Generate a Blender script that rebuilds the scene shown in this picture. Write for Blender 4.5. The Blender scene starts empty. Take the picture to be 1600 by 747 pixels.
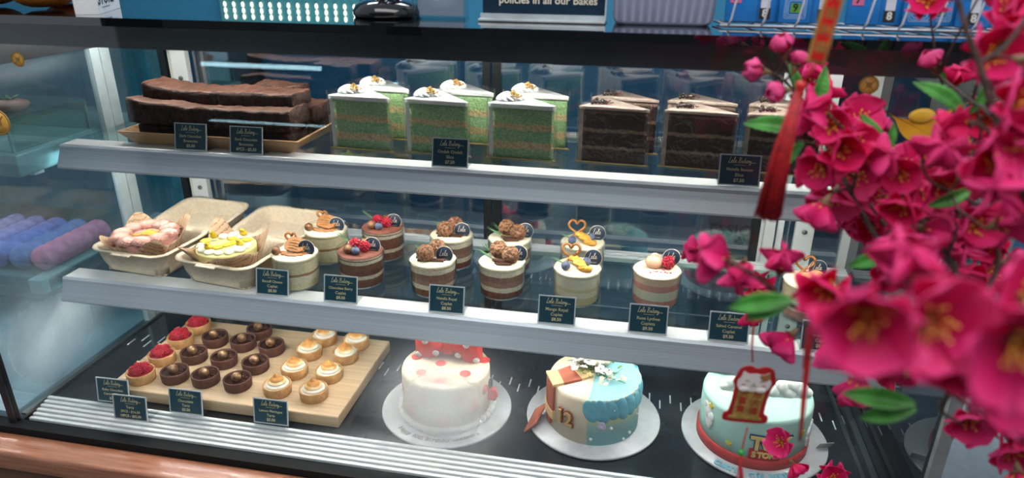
import bpy, math, random
from mathutils import Vector, Matrix, Euler, noise as mnoise
random.seed(7)
PI = math.pi
SC = bpy.context.scene
COL = SC.collection

# ------------------------------------------------------------------ camera (from the photo's vanishing points)
FPX = 1092.81
CX, CY = 800.0, 373.5
def _n(v): return Vector(v).normalized()
_Y = _n((1030 - CX, -(-85.0 - CY), -FPX))
_X = -_n((-5400 - CX, -(-132.0 - CY), -FPX))
_Z = _X.cross(_Y).normalized()
_X = _Y.cross(_Z).normalized()
R3 = Matrix((_X, _Y, _Z))
CAM = Vector((0, 0, 0.68))
cam_d = bpy.data.cameras.new('camera'); cam = bpy.data.objects.new('camera', cam_d); COL.objects.link(cam)
mw = R3.to_4x4(); mw.translation = CAM
cam.matrix_world = mw
cam_d.sensor_width = 36.0; cam_d.lens = 36.0 * FPX / 1600.0
cam_d.clip_start = 0.01; cam_d.clip_end = 60
cam_d.dof.use_dof = True; cam_d.dof.focus_distance = 1.03; cam_d.dof.aperture_fstop = 4.2
SC.camera = cam

def ray(px, py): return R3 @ Vector((px - CX, -(py - CY), -FPX))
def onz(px, py, z):
    r = ray(px, py); return CAM + r * ((z - CAM.z) / r.z)
def ony(px, py, y):
    r = ray(px, py); return CAM + r * ((y - CAM.y) / r.y)
def onx(px, py, x):
    r = ray(px, py); return CAM + r * ((x - CAM.x) / r.x)
def atd(px, py, d):
    return CAM + ray(px, py) * (d / FPX)

# ------------------------------------------------------------------ world, lights, exposure
SC.view_settings.view_transform = 'Standard'; SC.view_settings.look = 'None'
SC.view_settings.gamma = 1.0; SC.view_settings.use_curve_mapping = False
SC.view_settings.exposure = 0.0
SC.cycles.max_bounces = 8; SC.cycles.transparent_max_bounces = 24
SC.cycles.caustics_reflective = False; SC.cycles.caustics_refractive = False
SC.cycles.sample_clamp_indirect = 6.0
w = bpy.data.worlds.new('world'); SC.world = w; w.use_nodes = True
w.node_tree.nodes['Background'].inputs[0].default_value = (0.72, 0.80, 0.90, 1)
w.node_tree.nodes['Background'].inputs[1].default_value = 0.62

def area(name, loc, sx, sy, power, color=(1, 1, 1), rot=(0, 0, 0)):
    l = bpy.data.lights.new(name, 'AREA'); l.shape = 'RECTANGLE'; l.size = sx; l.size_y = sy
    l.energy = power; l.color = color
    o = bpy.data.objects.new(name, l); COL.objects.link(o); o.location = loc; o.rotation_euler = rot
    return o
COOL = (0.93, 0.97, 1.0)
area('ceiling_light', (0.1, -0.15, 1.75), 2.0, 0.8, 24, (1, 0.975, 0.94), (math.radians(22), 0, 0))
area('back_ceiling_light', (-0.2, 1.55, 1.7), 2.0, 0.3, 30, (0.9, 0.96, 1.0))
XL, XR = -0.917, 0.357
XM = (XL + XR) / 2

# ------------------------------------------------------------------ materials
MATS = {}
def nt(m): return m.node_tree.nodes, m.node_tree.links
def M(name, col, rough=0.5, metal=0.0, var=0.06, scale=60, bump=0.0, bscale=None, coat=0.0, sss=0.0, spec=0.5,
      emit=None, estr=1.0, stretch=None, col2=None, thr=None):
    if name in MATS: return MATS[name]
    m = bpy.data.materials.new(name); m.use_nodes = True; N, L = nt(m)
    b = N['Principled BSDF']
    b.inputs['Roughness'].default_value = rough; b.inputs['Metallic'].default_value = metal
    b.inputs['Coat Weight'].default_value = coat; b.inputs['Coat Roughness'].default_value = 0.1
    b.inputs['Specular IOR Level'].default_value = spec
    if sss:
        b.inputs['Subsurface Weight'].default_value = sss; b.inputs['Subsurface Radius'].default_value = (0.01, 0.007, 0.005)
        b.inputs['Subsurface Scale'].default_value = 0.4
    tc = N.new('ShaderNodeTexCoord'); mp = N.new('ShaderNodeMapping'); L.new(tc.outputs['Object'], mp.inputs[0])
    if stretch: mp.inputs['Scale'].default_value = stretch
    nz = N.new('ShaderNodeTexNoise'); nz.inputs['Scale'].default_value = scale; nz.inputs['Detail'].default_value = 4
    L.new(mp.outputs[0], nz.inputs[0])
    cr = N.new('ShaderNodeValToRGB'); L.new(nz.outputs[0], cr.inputs[0])
    c = Vector(col[:3]); d = Vector(col2[:3]) if col2 else c * (1 - var * 2)
    cr.color_ramp.elements[0].color = (*d, 1); cr.color_ramp.elements[1].color = (*(c if col2 else c * (1 + var)), 1)
    a, z = thr or (0.35, 0.65)
    cr.color_ramp.elements[0].position = a; cr.color_ramp.elements[1].position = z
    L.new(cr.outputs[0], b.inputs['Base Color'])
    if bump:
        n2 = N.new('ShaderNodeTexNoise'); n2.inputs['Scale'].default_value = bscale or scale * 2; n2.inputs['Detail'].default_value = 5
        L.new(mp.outputs[0], n2.inputs[0])
        bp = N.new('ShaderNodeBump'); bp.inputs['Strength'].default_value = bump; bp.inputs['Distance'].default_value = 0.004
        L.new(n2.outputs[0], bp.inputs['Height']); L.new(bp.outputs[0], b.inputs['Normal'])
    if emit:
        b.inputs['Emission Color'].default_value = (*emit, 1); b.inputs['Emission Strength'].default_value = estr
    MATS[name] = m; return m

def layers(name, stops, h, warp=0.1, wscale=40, rough=0.7, bump=0.3, bscale=250, crumb=0.15, radial=False):
    """stops: [(fraction of height, colour)] hard-ish bands along the object's own z, edges wavy"""
    if name in MATS: return MATS[name]
    m = bpy.data.materials.new(name); m.use_nodes = True; N, L = nt(m); b = N['Principled BSDF']
    b.inputs['Roughness'].default_value = rough; b.inputs['Specular IOR Level'].default_value = 0.3
    tc = N.new('ShaderNodeTexCoord'); sp = N.new('ShaderNodeSeparateXYZ'); L.new(tc.outputs['Object'], sp.inputs[0])
    nz = N.new('ShaderNodeTexNoise'); nz.inputs['Scale'].default_value = wscale; nz.inputs['Detail'].default_value = 3
    L.new(tc.outputs['Object'], nz.inputs[0])
    dv = N.new('ShaderNodeMath'); dv.operation = 'DIVIDE'; dv.inputs[1].default_value = h; L.new(sp.outputs[2], dv.inputs[0])
    sb = N.new('ShaderNodeMath'); sb.operation = 'SUBTRACT'; sb.inputs[1].default_value = 0.5; L.new(nz.outputs[0], sb.inputs[0])
    ma = N.new('ShaderNodeMath'); ma.operation = 'MULTIPLY_ADD'; ma.inputs[1].default_value = warp
    L.new(sb.outputs[0], ma.inputs[0]); L.new(dv.outputs[0], ma.inputs[2])
    cr = N.new('ShaderNodeValToRGB'); L.new(ma.outputs[0], cr.inputs[0])
    el = cr.color_ramp.elements
    first = True; prev = None
    pts = []
    for f, c in stops:
        if prev is not None: pts.append((f - 0.012, prev))
        pts.append((f + (0.012 if prev is not None else 0), c)); prev = c
    el[0].position = max(0, pts[0][0]); el[0].color = (*pts[0][1], 1)
    el[1].position = min(1, max(0, pts[1][0])); el[1].color = (*pts[1][1], 1)
    for p, c in pts[2:]:
        e = el.new(min(1, max(0, p))); e.color = (*c, 1)
    n2 = N.new('ShaderNodeTexNoise'); n2.inputs['Scale'].default_value = bscale; n2.inputs['Detail'].default_value = 6
    L.new(tc.outputs['Object'], n2.inputs[0])
    mr = N.new('ShaderNodeMapRange'); mr.inputs[1].default_value = 0.3; mr.inputs[2].default_value = 0.7
    mr.inputs[3].default_value = 1 - crumb * 2; mr.inputs[4].default_value = 1 + crumb * 0.6; L.new(n2.outputs[0], mr.inputs[0])
    mx = N.new('ShaderNodeMix'); mx.data_type = 'RGBA'; mx.blend_type = 'MULTIPLY'; mx.inputs[0].default_value = 1
    L.new(cr.outputs[0], mx.inputs[6]); L.new(mr.outputs[0], mx.inputs[7]); L.new(mx.outputs[2], b.inputs['Base Color'])
    bp = N.new('ShaderNodeBump'); bp.inputs['Strength'].default_value = bump; bp.inputs['Distance'].default_value = 0.003
    L.new(n2.outputs[0], bp.inputs['Height']); L.new(bp.outputs[0], b.inputs['Normal'])
    MATS[name] = m; return m

def glass(name, tint=(0.96, 0.98, 0.98), ior=1.45, base=0.0, rough=0.0, fog_glare=None, gloss=(1, 1, 1)):
    """thin pane: transparent + mirror by Fresnel (+ condensation and painted glare: fog=(list of (centre, radius xyz, strength)))"""
    if name in MATS: return MATS[name]
    m = bpy.data.materials.new(name); m.use_nodes = True; N, L = nt(m); N.remove(N['Principled BSDF'])
    out = N['Material Output']
    t = N.new('ShaderNodeBsdfTransparent'); t.inputs[0].default_value = (*tint, 1)
    g = N.new('ShaderNodeBsdfGlossy'); g.inputs['Roughness'].default_value = rough; g.inputs[0].default_value = (*gloss, 1)
    fr = N.new('ShaderNodeLayerWeight'); fr.inputs[0].default_value = 0.5      # Schlick, the same from both faces of the pane
    pw = N.new('ShaderNodeMath'); pw.operation = 'POWER'; pw.inputs[1].default_value = 5.0; L.new(fr.outputs['Facing'], pw.inputs[0])
    f0 = ((ior - 1) / (ior + 1)) ** 2 + base
    mr = N.new('ShaderNodeMapRange'); mr.inputs[3].default_value = f0; mr.inputs[4].default_value = 1.0
    L.new(pw.outputs[0], mr.inputs[0])
    mx = N.new('ShaderNodeMixShader'); L.new(mr.outputs[0], mx.inputs[0]); L.new(t.outputs[0], mx.inputs[1]); L.new(g.outputs[0], mx.inputs[2])
    last = mx
    if fog_glare:
        geo = N.new('ShaderNodeNewGeometry')
        nz = N.new('ShaderNodeTexNoise'); nz.inputs['Scale'].default_value = 160; nz.inputs['Detail'].default_value = 6
        L.new(geo.outputs['Position'], nz.inputs[0])
        nb = N.new('ShaderNodeTexNoise'); nb.inputs['Scale'].default_value = 9; nb.inputs['Detail'].default_value = 3
        L.new(geo.outputs['Position'], nb.inputs[0])
        acc = None
        for c, r, s in fog_glare:
            mp = N.new('ShaderNodeVectorMath'); mp.operation = 'SUBTRACT'; mp.inputs[1].default_value = c; L.new(geo.outputs['Position'], mp.inputs[0])
            dv = N.new('ShaderNodeVectorMath'); dv.operation = 'DIVIDE'; dv.inputs[1].default_value = r; L.new(mp.outputs[0], dv.inputs[0])
            ln = N.new('ShaderNodeVectorMath'); ln.operation = 'LENGTH'; L.new(dv.outputs[0], ln.inputs[0])
            ad = N.new('ShaderNodeMath'); ad.operation = 'MULTIPLY_ADD'; ad.inputs[1].default_value = 0.5; L.new(nb.outputs[0], ad.inputs[0]); L.new(ln.outputs['Value'], ad.inputs[2])
            sb = N.new('ShaderNodeMath'); sb.operation = 'SUBTRACT'; sb.inputs[1].default_value = 0.25; L.new(ad.outputs[0], sb.inputs[0])
            sq = N.new('ShaderNodeMath'); sq.operation = 'POWER'; sq.inputs[1].default_value = 2.0; L.new(sb.outputs[0], sq.inputs[0])
            ng = N.new('ShaderNodeMath'); ng.operation = 'MULTIPLY'; ng.inputs[1].default_value = -2.0; L.new(sq.outputs[0], ng.inputs[0])
            ex = N.new('ShaderNodeMath'); ex.operation = 'EXPONENT'; L.new(ng.outputs[0], ex.inputs[0])
            m2 = N.new('ShaderNodeMath'); m2.operation = 'MULTIPLY'; m2.inputs[1].default_value = s; L.new(ex.outputs[0], m2.inputs[0])
            if acc is None: acc = m2.outputs[0]
            else:
                mm = N.new('ShaderNodeMath'); mm.operation = 'MAXIMUM'; L.new(acc, mm.inputs[0]); L.new(m2.outputs[0], mm.inputs[1]); acc = mm.outputs[0]
        grain = N.new('ShaderNodeMapRange'); grain.inputs[1].default_value = 0.35; grain.inputs[2].default_value = 0.65
        grain.inputs[3].default_value = 0.94; grain.inputs[4].default_value = 1.0; L.new(nz.outputs[0], grain.inputs[0])
        mul = N.new('ShaderNodeMath'); mul.operation = 'MULTIPLY'; L.new(acc, mul.inputs[0]); L.new(grain.outputs[0], mul.inputs[1])
        df = N.new('ShaderNodeBsdfDiffuse'); df.inputs[0].default_value = (0.8, 0.87, 0.9, 1)
        tl = N.new('ShaderNodeBsdfTranslucent'); tl.inputs[0].default_value = (0.9, 0.95, 0.97, 1)
        dm = N.new('ShaderNodeMixShader'); dm.inputs[0].default_value = 0.6; L.new(df.outputs[0], dm.inputs[1]); L.new(tl.outputs[0], dm.inputs[2])
        fm = N.new('ShaderNodeMixShader'); L.new(mul.outputs[0], fm.inputs[0]); L.new(mx.outputs[0], fm.inputs[1]); L.new(dm.outputs[0], fm.inputs[2])
        last = fm
    L.new(last.outputs[0], out.inputs[0])
    MATS[name] = m; return m

def emis(name, col, s):
    if name in MATS: return MATS[name]
    m = bpy.data.materials.new(name); m.use_nodes = True; N, L = nt(m); N.remove(N['Principled BSDF'])
    e = N.new('ShaderNodeEmission'); e.inputs[0].default_value = (*col, 1); e.inputs[1].default_value = s
    L.new(e.outputs[0], N['Material Output'].inputs[0]); MATS[name] = m; return m

def wood(name, c1, c2, scale=6, stretch=(1, 12, 12), rough=0.45, coat=0.0, bump=0.05):
    if name in MATS: return MATS[name]
    m = M(name, c1, rough=rough, col2=c2, scale=scale, stretch=stretch, bump=bump, bscale=scale * 4, coat=coat, thr=(0.3, 0.7))
    return m

# ------------------------------------------------------------------ mesh builder
class MB:
    def __init__(s): s.v = []; s.f = []; s.m = []; s.s = []
    def add(s, vs, fs, m=0, T=None, smooth=True):
        o = len(s.v)
        for p in vs:
            p = Vector(p)
            s.v.append(T @ p if T is not None else p)
        for f in fs: s.f.append(tuple(i + o for i in f)); s.m.append(m); s.s.append(smooth)
        return s
    def box(s, lo, hi, m=0, T=None, bev=0.0):
        (x0, y0, z0), (x1, y1, z1) = lo, hi
        if bev <= 0:
            vs = [(x0, y0, z0), (x1, y0, z0), (x1, y1, z0), (x0, y1, z0), (x0, y0, z1), (x1, y0, z1), (x1, y1, z1), (x0, y1, z1)]
            fs = [(0, 3, 2, 1), (4, 5, 6, 7), (0, 1, 5, 4), (1, 2, 6, 5), (2, 3, 7, 6), (3, 0, 4, 7)]
            return s.add(vs, fs, m, T, False)
        b = min(bev, (x1 - x0) / 2.01, (y1 - y0) / 2.01, (z1 - z0) / 2.01)
        rings = []
        def rect(ins, z):
            out = []
            r = max(b - ins, b * 0.0001) if ins < b else b * 0.0001
            for cx, cy, a0 in ((x1 - b, y1 - b, 0), (x0 + b, y1 - b, 90), (x0 + b, y0 + b, 180), (x1 - b, y0 + b, 270)):
                for k in range(4):
                    a = math.radians(a0 + 30 * k); out.append((cx + r * math.cos(a), cy + r * math.sin(a), z))
            return out
        for k in range(4):
            a = math.radians(30 * k); rings.append(rect(b * (1 - math.sin(a)), z0 + b * (1 - math.cos(a))))
        for k in range(4):
            a = math.radians(90 - 30 * k); rings.append(rect(b * (1 - math.sin(a)), z1 - b * (1 - math.cos(a))))
        return s.loft(rings, m, T)
    def loft(s, rings, m=0, T=None, caps=True, smooth=True, closed=True):
        n = len(rings[0]); vs = [p for r in rings for p in r]; fs = []
        for i in range(len(rings) - 1):
            for j in range(n if closed else n - 1):
                k = (j + 1) % n
                fs.append((i * n + j, i * n + k, (i + 1) * n + k, (i + 1) * n + j))
        if caps:
            fs.append(tuple(range(n - 1, -1, -1))); fs.append(tuple((len(rings) - 1) * n + j for j in range(n)))
        return s.add(vs, fs, m, T, smooth)
    def lathe(s, prof, seg=32, c=(0, 0, 0), m=0, T=None, caps=True, wob=0.0, wn=0, sq=(1, 1)):
        rings = []
        for r, z in prof:
            ring = []
            for k in range(seg):
                a = 2 * PI * k / seg; rr = r * (1 + (wob * math.cos(wn * a) if wn else 0))
                ring.append((c[0] + rr * math.cos(a) * sq[0], c[1] + rr * math.sin(a) * sq[1], c[2] + z))
            rings.append(ring)
        return s.loft(rings, m, T, caps)
    def tube(s, pts, r, seg=8, m=0, T=None, caps=True, closed=False):
        pts = [Vector(p) for p in pts]; n = len(pts)
        rs = r if isinstance(r, (list, tuple)) else [r] * n
        rings = []; up = None
        for i, p in enumerate(pts):
            if closed: d = (pts[(i + 1) % n] - pts[i - 1])
            else: d = pts[min(i + 1, n - 1)] - pts[max(i - 1, 0)]
            d = d.normalized() if d.length > 1e-9 else Vector((0, 0, 1))
            if up is None: up = Vector((0, 0, 1)) if abs(d.z) < 0.9 else Vector((1, 0, 0))
            a = d.cross(up)
            if a.length < 1e-6: a = d.orthogonal()
            a.normalize(); b = a.cross(d).normalized(); up = b
            rings.append([p + (a * math.cos(2 * PI * k / seg) + b * math.sin(2 * PI * k / seg)) * rs[i] for k in range(seg)])
        if closed: rings.append(rings[0]); return s.loft(rings, m, T, False)
        return s.loft(rings, m, T, caps)
    def ball(s, c, r, m=0, T=None, seg=16, rings=10, sq=(1, 1, 1), nz=0.0, ns=30.0, seed=0):
        vs = []; fs = []
        c = Vector(c)
        for i in range(rings + 1):
            th = PI * i / rings
            for j in range(seg):
                ph = 2 * PI * j / seg
                d = Vector((math.sin(th) * math.cos(ph), math.sin(th) * math.sin(ph), math.cos(th)))
                k = 1 + (nz * mnoise.noise((d * r + Vector((seed, seed * 2.3, 0))) * ns) if nz else 0)
                vs.append(c + Vector((d.x * sq[0], d.y * sq[1], d.z * sq[2])) * r * k)
        for i in range(rings):
            for j in range(seg):
                k = (j + 1) % seg; fs.append((i * seg + j, (i + 1) * seg + j, (i + 1) * seg + k, i * seg + k))
        return s.add(vs, fs, m, T)
    def prism(s, poly, z0, z1, m=0, T=None, smooth=False):
        n = len(poly); vs = [(x, y, z0) for x, y in poly] + [(x, y, z1) for x, y in poly]
        fs = [tuple(range(n - 1, -1, -1)), tuple(range(n, 2 * n))] + [(i, (i + 1) % n, n + (i + 1) % n, n + i) for i in range(n)]
        return s.add(vs, fs, m, T, smooth)
    def grid(s, fn, nu, nv, m=0, T=None, thick=0.0, smooth=True):
        P = [[Vector(fn(i / nu, j / nv)) for j in range(nv + 1)] for i in range(nu + 1)]
        vs = [p for r in P for p in r]; W = nv + 1
        fs = [(i * W + j, (i + 1) * W + j, (i + 1) * W + j + 1, i * W + j + 1) for i in range(nu) for j in range(nv)]
        if thick:
            nrm = []
            for i in range(nu + 1):
                for j in range(nv + 1):
                    a = P[min(i + 1, nu)][j] - P[max(i - 1, 0)][j]; b = P[i][min(j + 1, nv)] - P[i][max(j - 1, 0)]
                    nn = a.cross(b); nrm.append(nn.normalized() if nn.length > 1e-12 else Vector((0, 0, 1)))
            o = len(vs); vs = vs + [v - n * thick for v, n in zip(vs, nrm)]
            fs = fs + [tuple(reversed([q + o for q in f])) for f in fs]
            bd = [(i, 0) for i in range(nu)] + [(nu, j) for j in range(nv)] + [(i, nv) for i in range(nu, 0, -1)] + [(0, j) for j in range(nv, 0, -1)]
            ids = [i * W + j for i, j in bd]
            for k in range(len(ids)):
                a, b = ids[k], ids[(k + 1) % len(ids)]; fs.append((b, a, a + o, b + o))
        return s.add(vs, fs, m, T, smooth)
    def build(s, name, mats, parent=None, loc=None, autosmooth=False):
        me = bpy.data.meshes.new(name); me.from_pydata([tuple(v) for v in s.v], [], s.f)
        if not isinstance(mats, (list, tuple)): mats = [mats]
        for m in mats: me.materials.append(m)
        me.polygons.foreach_set('material_index', s.m); me.polygons.foreach_set('use_smooth', s.s)
        me.update()
        if autosmooth: me.set_sharp_from_angle(angle=math.radians(40))
        o = bpy.data.objects.new(name, me); COL.objects.link(o)
        if parent: o.parent = parent
        if loc is not None: o.location = loc
        return o

def tag(o, label=None, cat=None, group=None, kind=None):
    if label: o['label'] = label
    if cat: o['category'] = cat
    if group: o['group'] = group
    if kind: o['kind'] = kind
    return o
def thing(name, label, cat, loc=(0, 0, 0), rz=0.0, group=None):
    o = bpy.data.objects.new(name, None); o.empty_display_size = 0.02; COL.objects.link(o)
    o.location = loc; o.rotation_euler = (0, 0, rz); return tag(o, label, cat, group)
KIDS = {}
def dup(root, loc=None, rz=None, label=None, group=None):
    def cp(o, par):
        c = o.copy(); COL.objects.link(c)
        if par is not None: c.parent = par
        for ch in list(o.children): cp(ch, c)
        return c
    c = cp(root, None)
    if loc is not None: c.location = loc
    if rz is not None: c.rotation_euler = (0, 0, rz)
    if label: c['label'] = label
    if group: c['group'] = group
    return c
def struct(name, mb, m):
    o = mb.build(name, m); o['kind'] = 'structure'; return o
def bx(lo, hi, bev=0.0): return MB().box(lo, hi, bev=bev)
def TR(loc=(0, 0, 0), rx=0, ry=0, rz=0, sc=1.0):
    return Matrix.Translation(loc) @ Euler((rx, ry, rz)).to_matrix().to_4x4() @ Matrix.Scale(sc, 4)

def text_mb(txt, size, depth=0.0002, T=None, shear=0.0, bold=0.0, align='CENTER', m=0, mb=None):
    cu = bpy.data.curves.new('t', 'FONT'); cu.body = txt; cu.size = size; cu.align_x = align; cu.align_y = 'CENTER'
    cu.shear = shear; cu.offset = bold; cu.extrude = depth; cu.resolution_u = 2; cu.space_line = 1.0
    o = bpy.data.objects.new('t', cu); COL.objects.link(o)
    dg = bpy.context.evaluated_depsgraph_get(); me = bpy.data.meshes.new_from_object(o.evaluated_get(dg))
    mb = mb or MB()
    mb.add([v.co.copy() for v in me.vertices], [tuple(p.vertices) for p in me.polygons], m, T, False)
    bpy.data.objects.remove(o); bpy.data.curves.remove(cu); bpy.data.meshes.remove(me)
    return mb
# handwriting: pen strokes on a unit baseline
def _script(word):
    out = []; x = 0.0
    def S(*p): out.append([(x + a, b) for a, b in p])
    for ch in word:
        if ch == 'L': S((0.42, 1.15), (0.30, 0.75), (0.12, 0.2), (0.0, 0.0), (0.25, -0.03), (0.62, 0.08)); x += 0.5
        elif ch == 'e': S((0.0, 0.12), (0.2, 0.25), (0.3, 0.42), (0.2, 0.5), (0.08, 0.32), (0.06, 0.08), (0.2, 0.0), (0.4, 0.14)); x += 0.36
        elif ch == 'l': S((0.0, 0.12), (0.25, 0.6), (0.38, 1.0), (0.28, 1.02), (0.14, 0.5), (0.1, 0.05), (0.2, 0.0), (0.36, 0.14)); x += 0.32
        elif ch == 'B': S((0.35, 1.0), (0.2, 0.5), (0.05, 0.0), (0.35, 0.05), (0.5, 0.25), (0.3, 0.5), (0.2, 0.52), (0.5, 0.7), (0.55, 0.95), (0.25, 1.0), (0.1, 0.85)); x += 0.62
        elif ch == 'a': S((0.3, 0.4), (0.1, 0.4), (0.02, 0.1), (0.15, 0.0), (0.32, 0.4), (0.28, 0.05), (0.42, 0.12)); x += 0.4
        elif ch == 'k': S((0.28, 1.0), (0.1, 0.0), (0.16, 0.3), (0.36, 0.45), (0.18, 0.28), (0.32, 0.0), (0.44, 0.12)); x += 0.4
        elif ch == 'r': S((0.0, 0.12), (0.16, 0.45), (0.26, 0.42), (0.2, 0.05), (0.34, 0.1)); x += 0.3
        elif ch == 'y': S((0.06, 0.42), (0.08, 0.08), (0.3, 0.42), (0.2, -0.1), (0.02, -0.4), (-0.05, -0.25), (0.5, 0.1), (1.1, 0.05)); x += 0.5
        else: x += 0.3
    return out, x
def script_mb(word, h, wid=0.06, T=None, m=0, mb=None, center=True):
    st, wdt = _script(word); mb = mb or MB()
    for s_ in st:
        P = [Vector(((a - (wdt / 2 if center else 0)) * h, b * h, 0)) for a, b in s_]
        Q = []
        for i in range(len(P) - 1):
            p0 = P[max(i - 1, 0)]; p1 = P[i]; p2 = P[i + 1]; p3 = P[min(i + 2, len(P) - 1)]
            for k in range(3):
                t = k / 3; Q.append(0.5 * ((2 * p1) + (p2 - p0) * t + (2 * p0 - 5 * p1 + 4 * p2 - p3) * t * t + (-p0 + 3 * p1 - 3 * p2 + p3) * t ** 3))
        Q.append(P[-1]); L_, R_ = [], []
        for i, q in enumerate(Q):
            d = (Q[min(i + 1, len(Q) - 1)] - Q[max(i - 1, 0)]); d = d.normalized() if d.length > 0 else Vector((1, 0, 0))
            n = Vector((-d.y, d.x, 0)) * wid * h * 0.5; L_.append(q + n); R_.append(q - n)
        n = len(Q); vs = L_ + R_; fs = [(i, n + i, n + i + 1, i + 1) for i in range(n - 1)]
        mb.add(vs, fs, m, T, False)
    return mb

# ------------------------------------------------------------------ shared materials
ALU = M('aluminium', (0.72, 0.75, 0.77), rough=0.35, metal=0.55, var=0.03, scale=8, stretch=(1, 60, 60))
WHITE_ALU = M('white_aluminium', (0.80, 0.82, 0.82), rough=0.4, metal=0.15, var=0.02)
LIPM = M('brushed_rail', (0.52, 0.57, 0.63), rough=0.32, metal=0.2, var=0.04, scale=4, stretch=(0.6, 90, 90))
DARKF = M('dark_frame', (0.012, 0.014, 0.016), rough=0.35, var=0.1)
BLACK = M('black_gloss', (0.006, 0.006, 0.007), rough=0.08, var=0.05, coat=0.4)
BTOP = M('black_counter_glass', (0.004, 0.004, 0.005), rough=0.004, var=0.05, coat=1.0, spec=0.9)
BTOP.node_tree.nodes['Principled BSDF'].inputs['Coat Roughness'].default_value = 0.0
DECKM = M('black_deck', (0.022, 0.028, 0.036), rough=0.12, var=0.15, scale=12)
GLS = glass('shelf_glass', (0.80, 0.89, 0.88), ior=1.5, base=0.0)
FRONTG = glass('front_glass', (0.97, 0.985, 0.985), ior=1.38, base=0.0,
               fog_glare=[((-0.228, 0.733, 0.118), (0.100, 1, 0.088), 0.50), ((-0.30, 0.733, 0.040), (0.10, 1, 0.04), 0.22)])  # condensation patches that also paint in the pale glare halo before the bow cake
SIDEG = glass('side_glass', (0.72, 0.86, 0.90), ior=1.5, base=0.03,
              fog_glare=[((XL, 0.83, 0.09), (1, 0.12, 0.11), 0.60), ((XL, 0.82, 0.505), (1, 0.2, 0.025), 0.22), ((XL, 1.0, 0.2), (1, 0.3, 0.05), 0.08)])
SIDEG2 = glass('right_side_glass', (0.30, 0.34, 0.38), ior=1.5, base=0.14)
REARG = glass('rear_glass', (0.66, 0.76, 0.82), ior=1.5, base=0.36)
def bumpy(m, sc, st):
    N, L = nt(m); g = [n for n in N if n.type == 'BSDF_GLOSSY'][0]
    tc = N.new('ShaderNodeTexCoord'); nz = N.new('ShaderNodeTexNoise'); nz.inputs['Scale'].default_value = sc; nz.inputs['Detail'].default_value = 2; nz.inputs['Distortion'].default_value = 1.5
    L.new(tc.outputs['Object'], nz.inputs[0]); bp = N.new('ShaderNodeBump'); bp.inputs['Strength'].default_value = st; bp.inputs['Distance'].default_value = 0.01
    L.new(nz.outputs[0], bp.inputs['Height']); L.new(bp.outputs[0], g.inputs['Normal']); return m
ACRY = glass('clear_acrylic', (0.93, 0.96, 0.96), ior=1.45, base=0.02)
FILM = bumpy(glass('wrapping_film', (0.97, 0.975, 0.97), ior=1.4, base=0.03, rough=0.08), 28, 0.8)
GOLD = M('gold_ink', (0.70, 0.62, 0.36), rough=0.4, metal=0.1, var=0.02)
NAVY = M('navy_card', (0.010, 0.062, 0.090), rough=0.35, var=0.05)
CREAM = M('cream', (0.80, 0.72, 0.52), rough=0.55, var=0.03, bump=0.1, bscale=90, sss=0.1)
CHOC = M('dark_chocolate', (0.085, 0.030, 0.018), rough=0.3, var=0.25, scale=120, bump=0.2)
ROOMB = M('blue_wall_paint', (0.012, 0.165, 0.29), rough=0.6, var=0.05, scale=3)

# ------------------------------------------------------------------ room shell
FZ = -0.85
struct('floor', bx((-3.5, -3.2, FZ - 0.05), (3.2, 2.6, FZ)), M('floor_tile', (0.16, 0.14, 0.13), rough=0.35, var=0.1, scale=5))
struct('wall_back', bx((-3.5, 2.2, FZ), (3.2, 2.3, 2.2)), ROOMB)
struct('wall_front', bx((-3.5, -3.2, FZ), (3.2, -3.1, 2.2)), M('dim_wall', (0.10, 0.11, 0.13), rough=0.7, var=0.1, scale=2))

# ------------------------------------------------------------------ the display case
YF, YB = 0.733, 1.178
case = thing('display_case', 'long refrigerated glass cake display case with black top and white grille', 'display case', (0, 0, FZ))
def cpart(name, mb, m, parent=case):
    o = mb.build(name, m); o.parent = parent
    o.location = Vector((0, 0, 0)) - (parent.location if parent.type == 'EMPTY' else Vector((0, 0, 0)))
    return o
cpart('deck', bx((XL, 0.775, -0.02), (XR, YB + 0.02, 0.0)), DECKM)
vm = MB()
for k in range(76):
    x = XL + 0.02 + k * 0.0165
    y0 = 0.955 if k % 2 == 0 else 0.972
    vm.box((x - 0.0011, y0 - 0.004, -0.001), (x + 0.0011, y0 + 0.018, 0.0007), bev=0.0005)
cpart('deck_vents', vm, M('vent_glint_white', (0.85, 0.87, 0.88), rough=0.3, metal=0.0, var=0.02))  # plain white bars: the bright glints on the vent slots are put into the colour
cpart('deck_seam', bx((-0.30, YB - 0.09, 0.0), (XR, YB - 0.085, 0.0015)), ALU)
gm = MB()
for k in range(6):
    y0 = 0.7365 + k * 0.0078
    gm.box((XL + 0.012, y0, -0.018 + 0.0022 * k), (XR - 0.004, y0 + 0.0062, -0.004 + 0.0022 * k), bev=0.0012)
    gm.box((XL + 0.012, y0 + 0.006, -0.018), (XR - 0.004, y0 + 0.0080, -0.0075 + 0.0022 * k))
cpart('front_grille', gm, M('grille_aluminium', (0.70, 0.73, 0.74), rough=0.45, metal=0.25, var=0.03))
cpart('base_gasket', bx((XL - 0.15, 0.716, -0.03), (XR + 0.05, 0.7362, -0.008)), M('rubber_gasket', (0.012, 0.012, 0.013), rough=0.75, spec=0.15))
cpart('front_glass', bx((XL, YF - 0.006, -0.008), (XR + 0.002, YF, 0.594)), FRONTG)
cpart('side_glass', bx((XL - 0.006, YF, 0.0), (XL, YB, 0.516)), SIDEG)
cpart('side_glass', bx((XR, YF, 0.0), (XR + 0.006, YB, 0.516)), SIDEG2)
HB = M('header_panel', (0.11, 0.115, 0.11), rough=0.3, var=0.15, scale=6)
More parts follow.
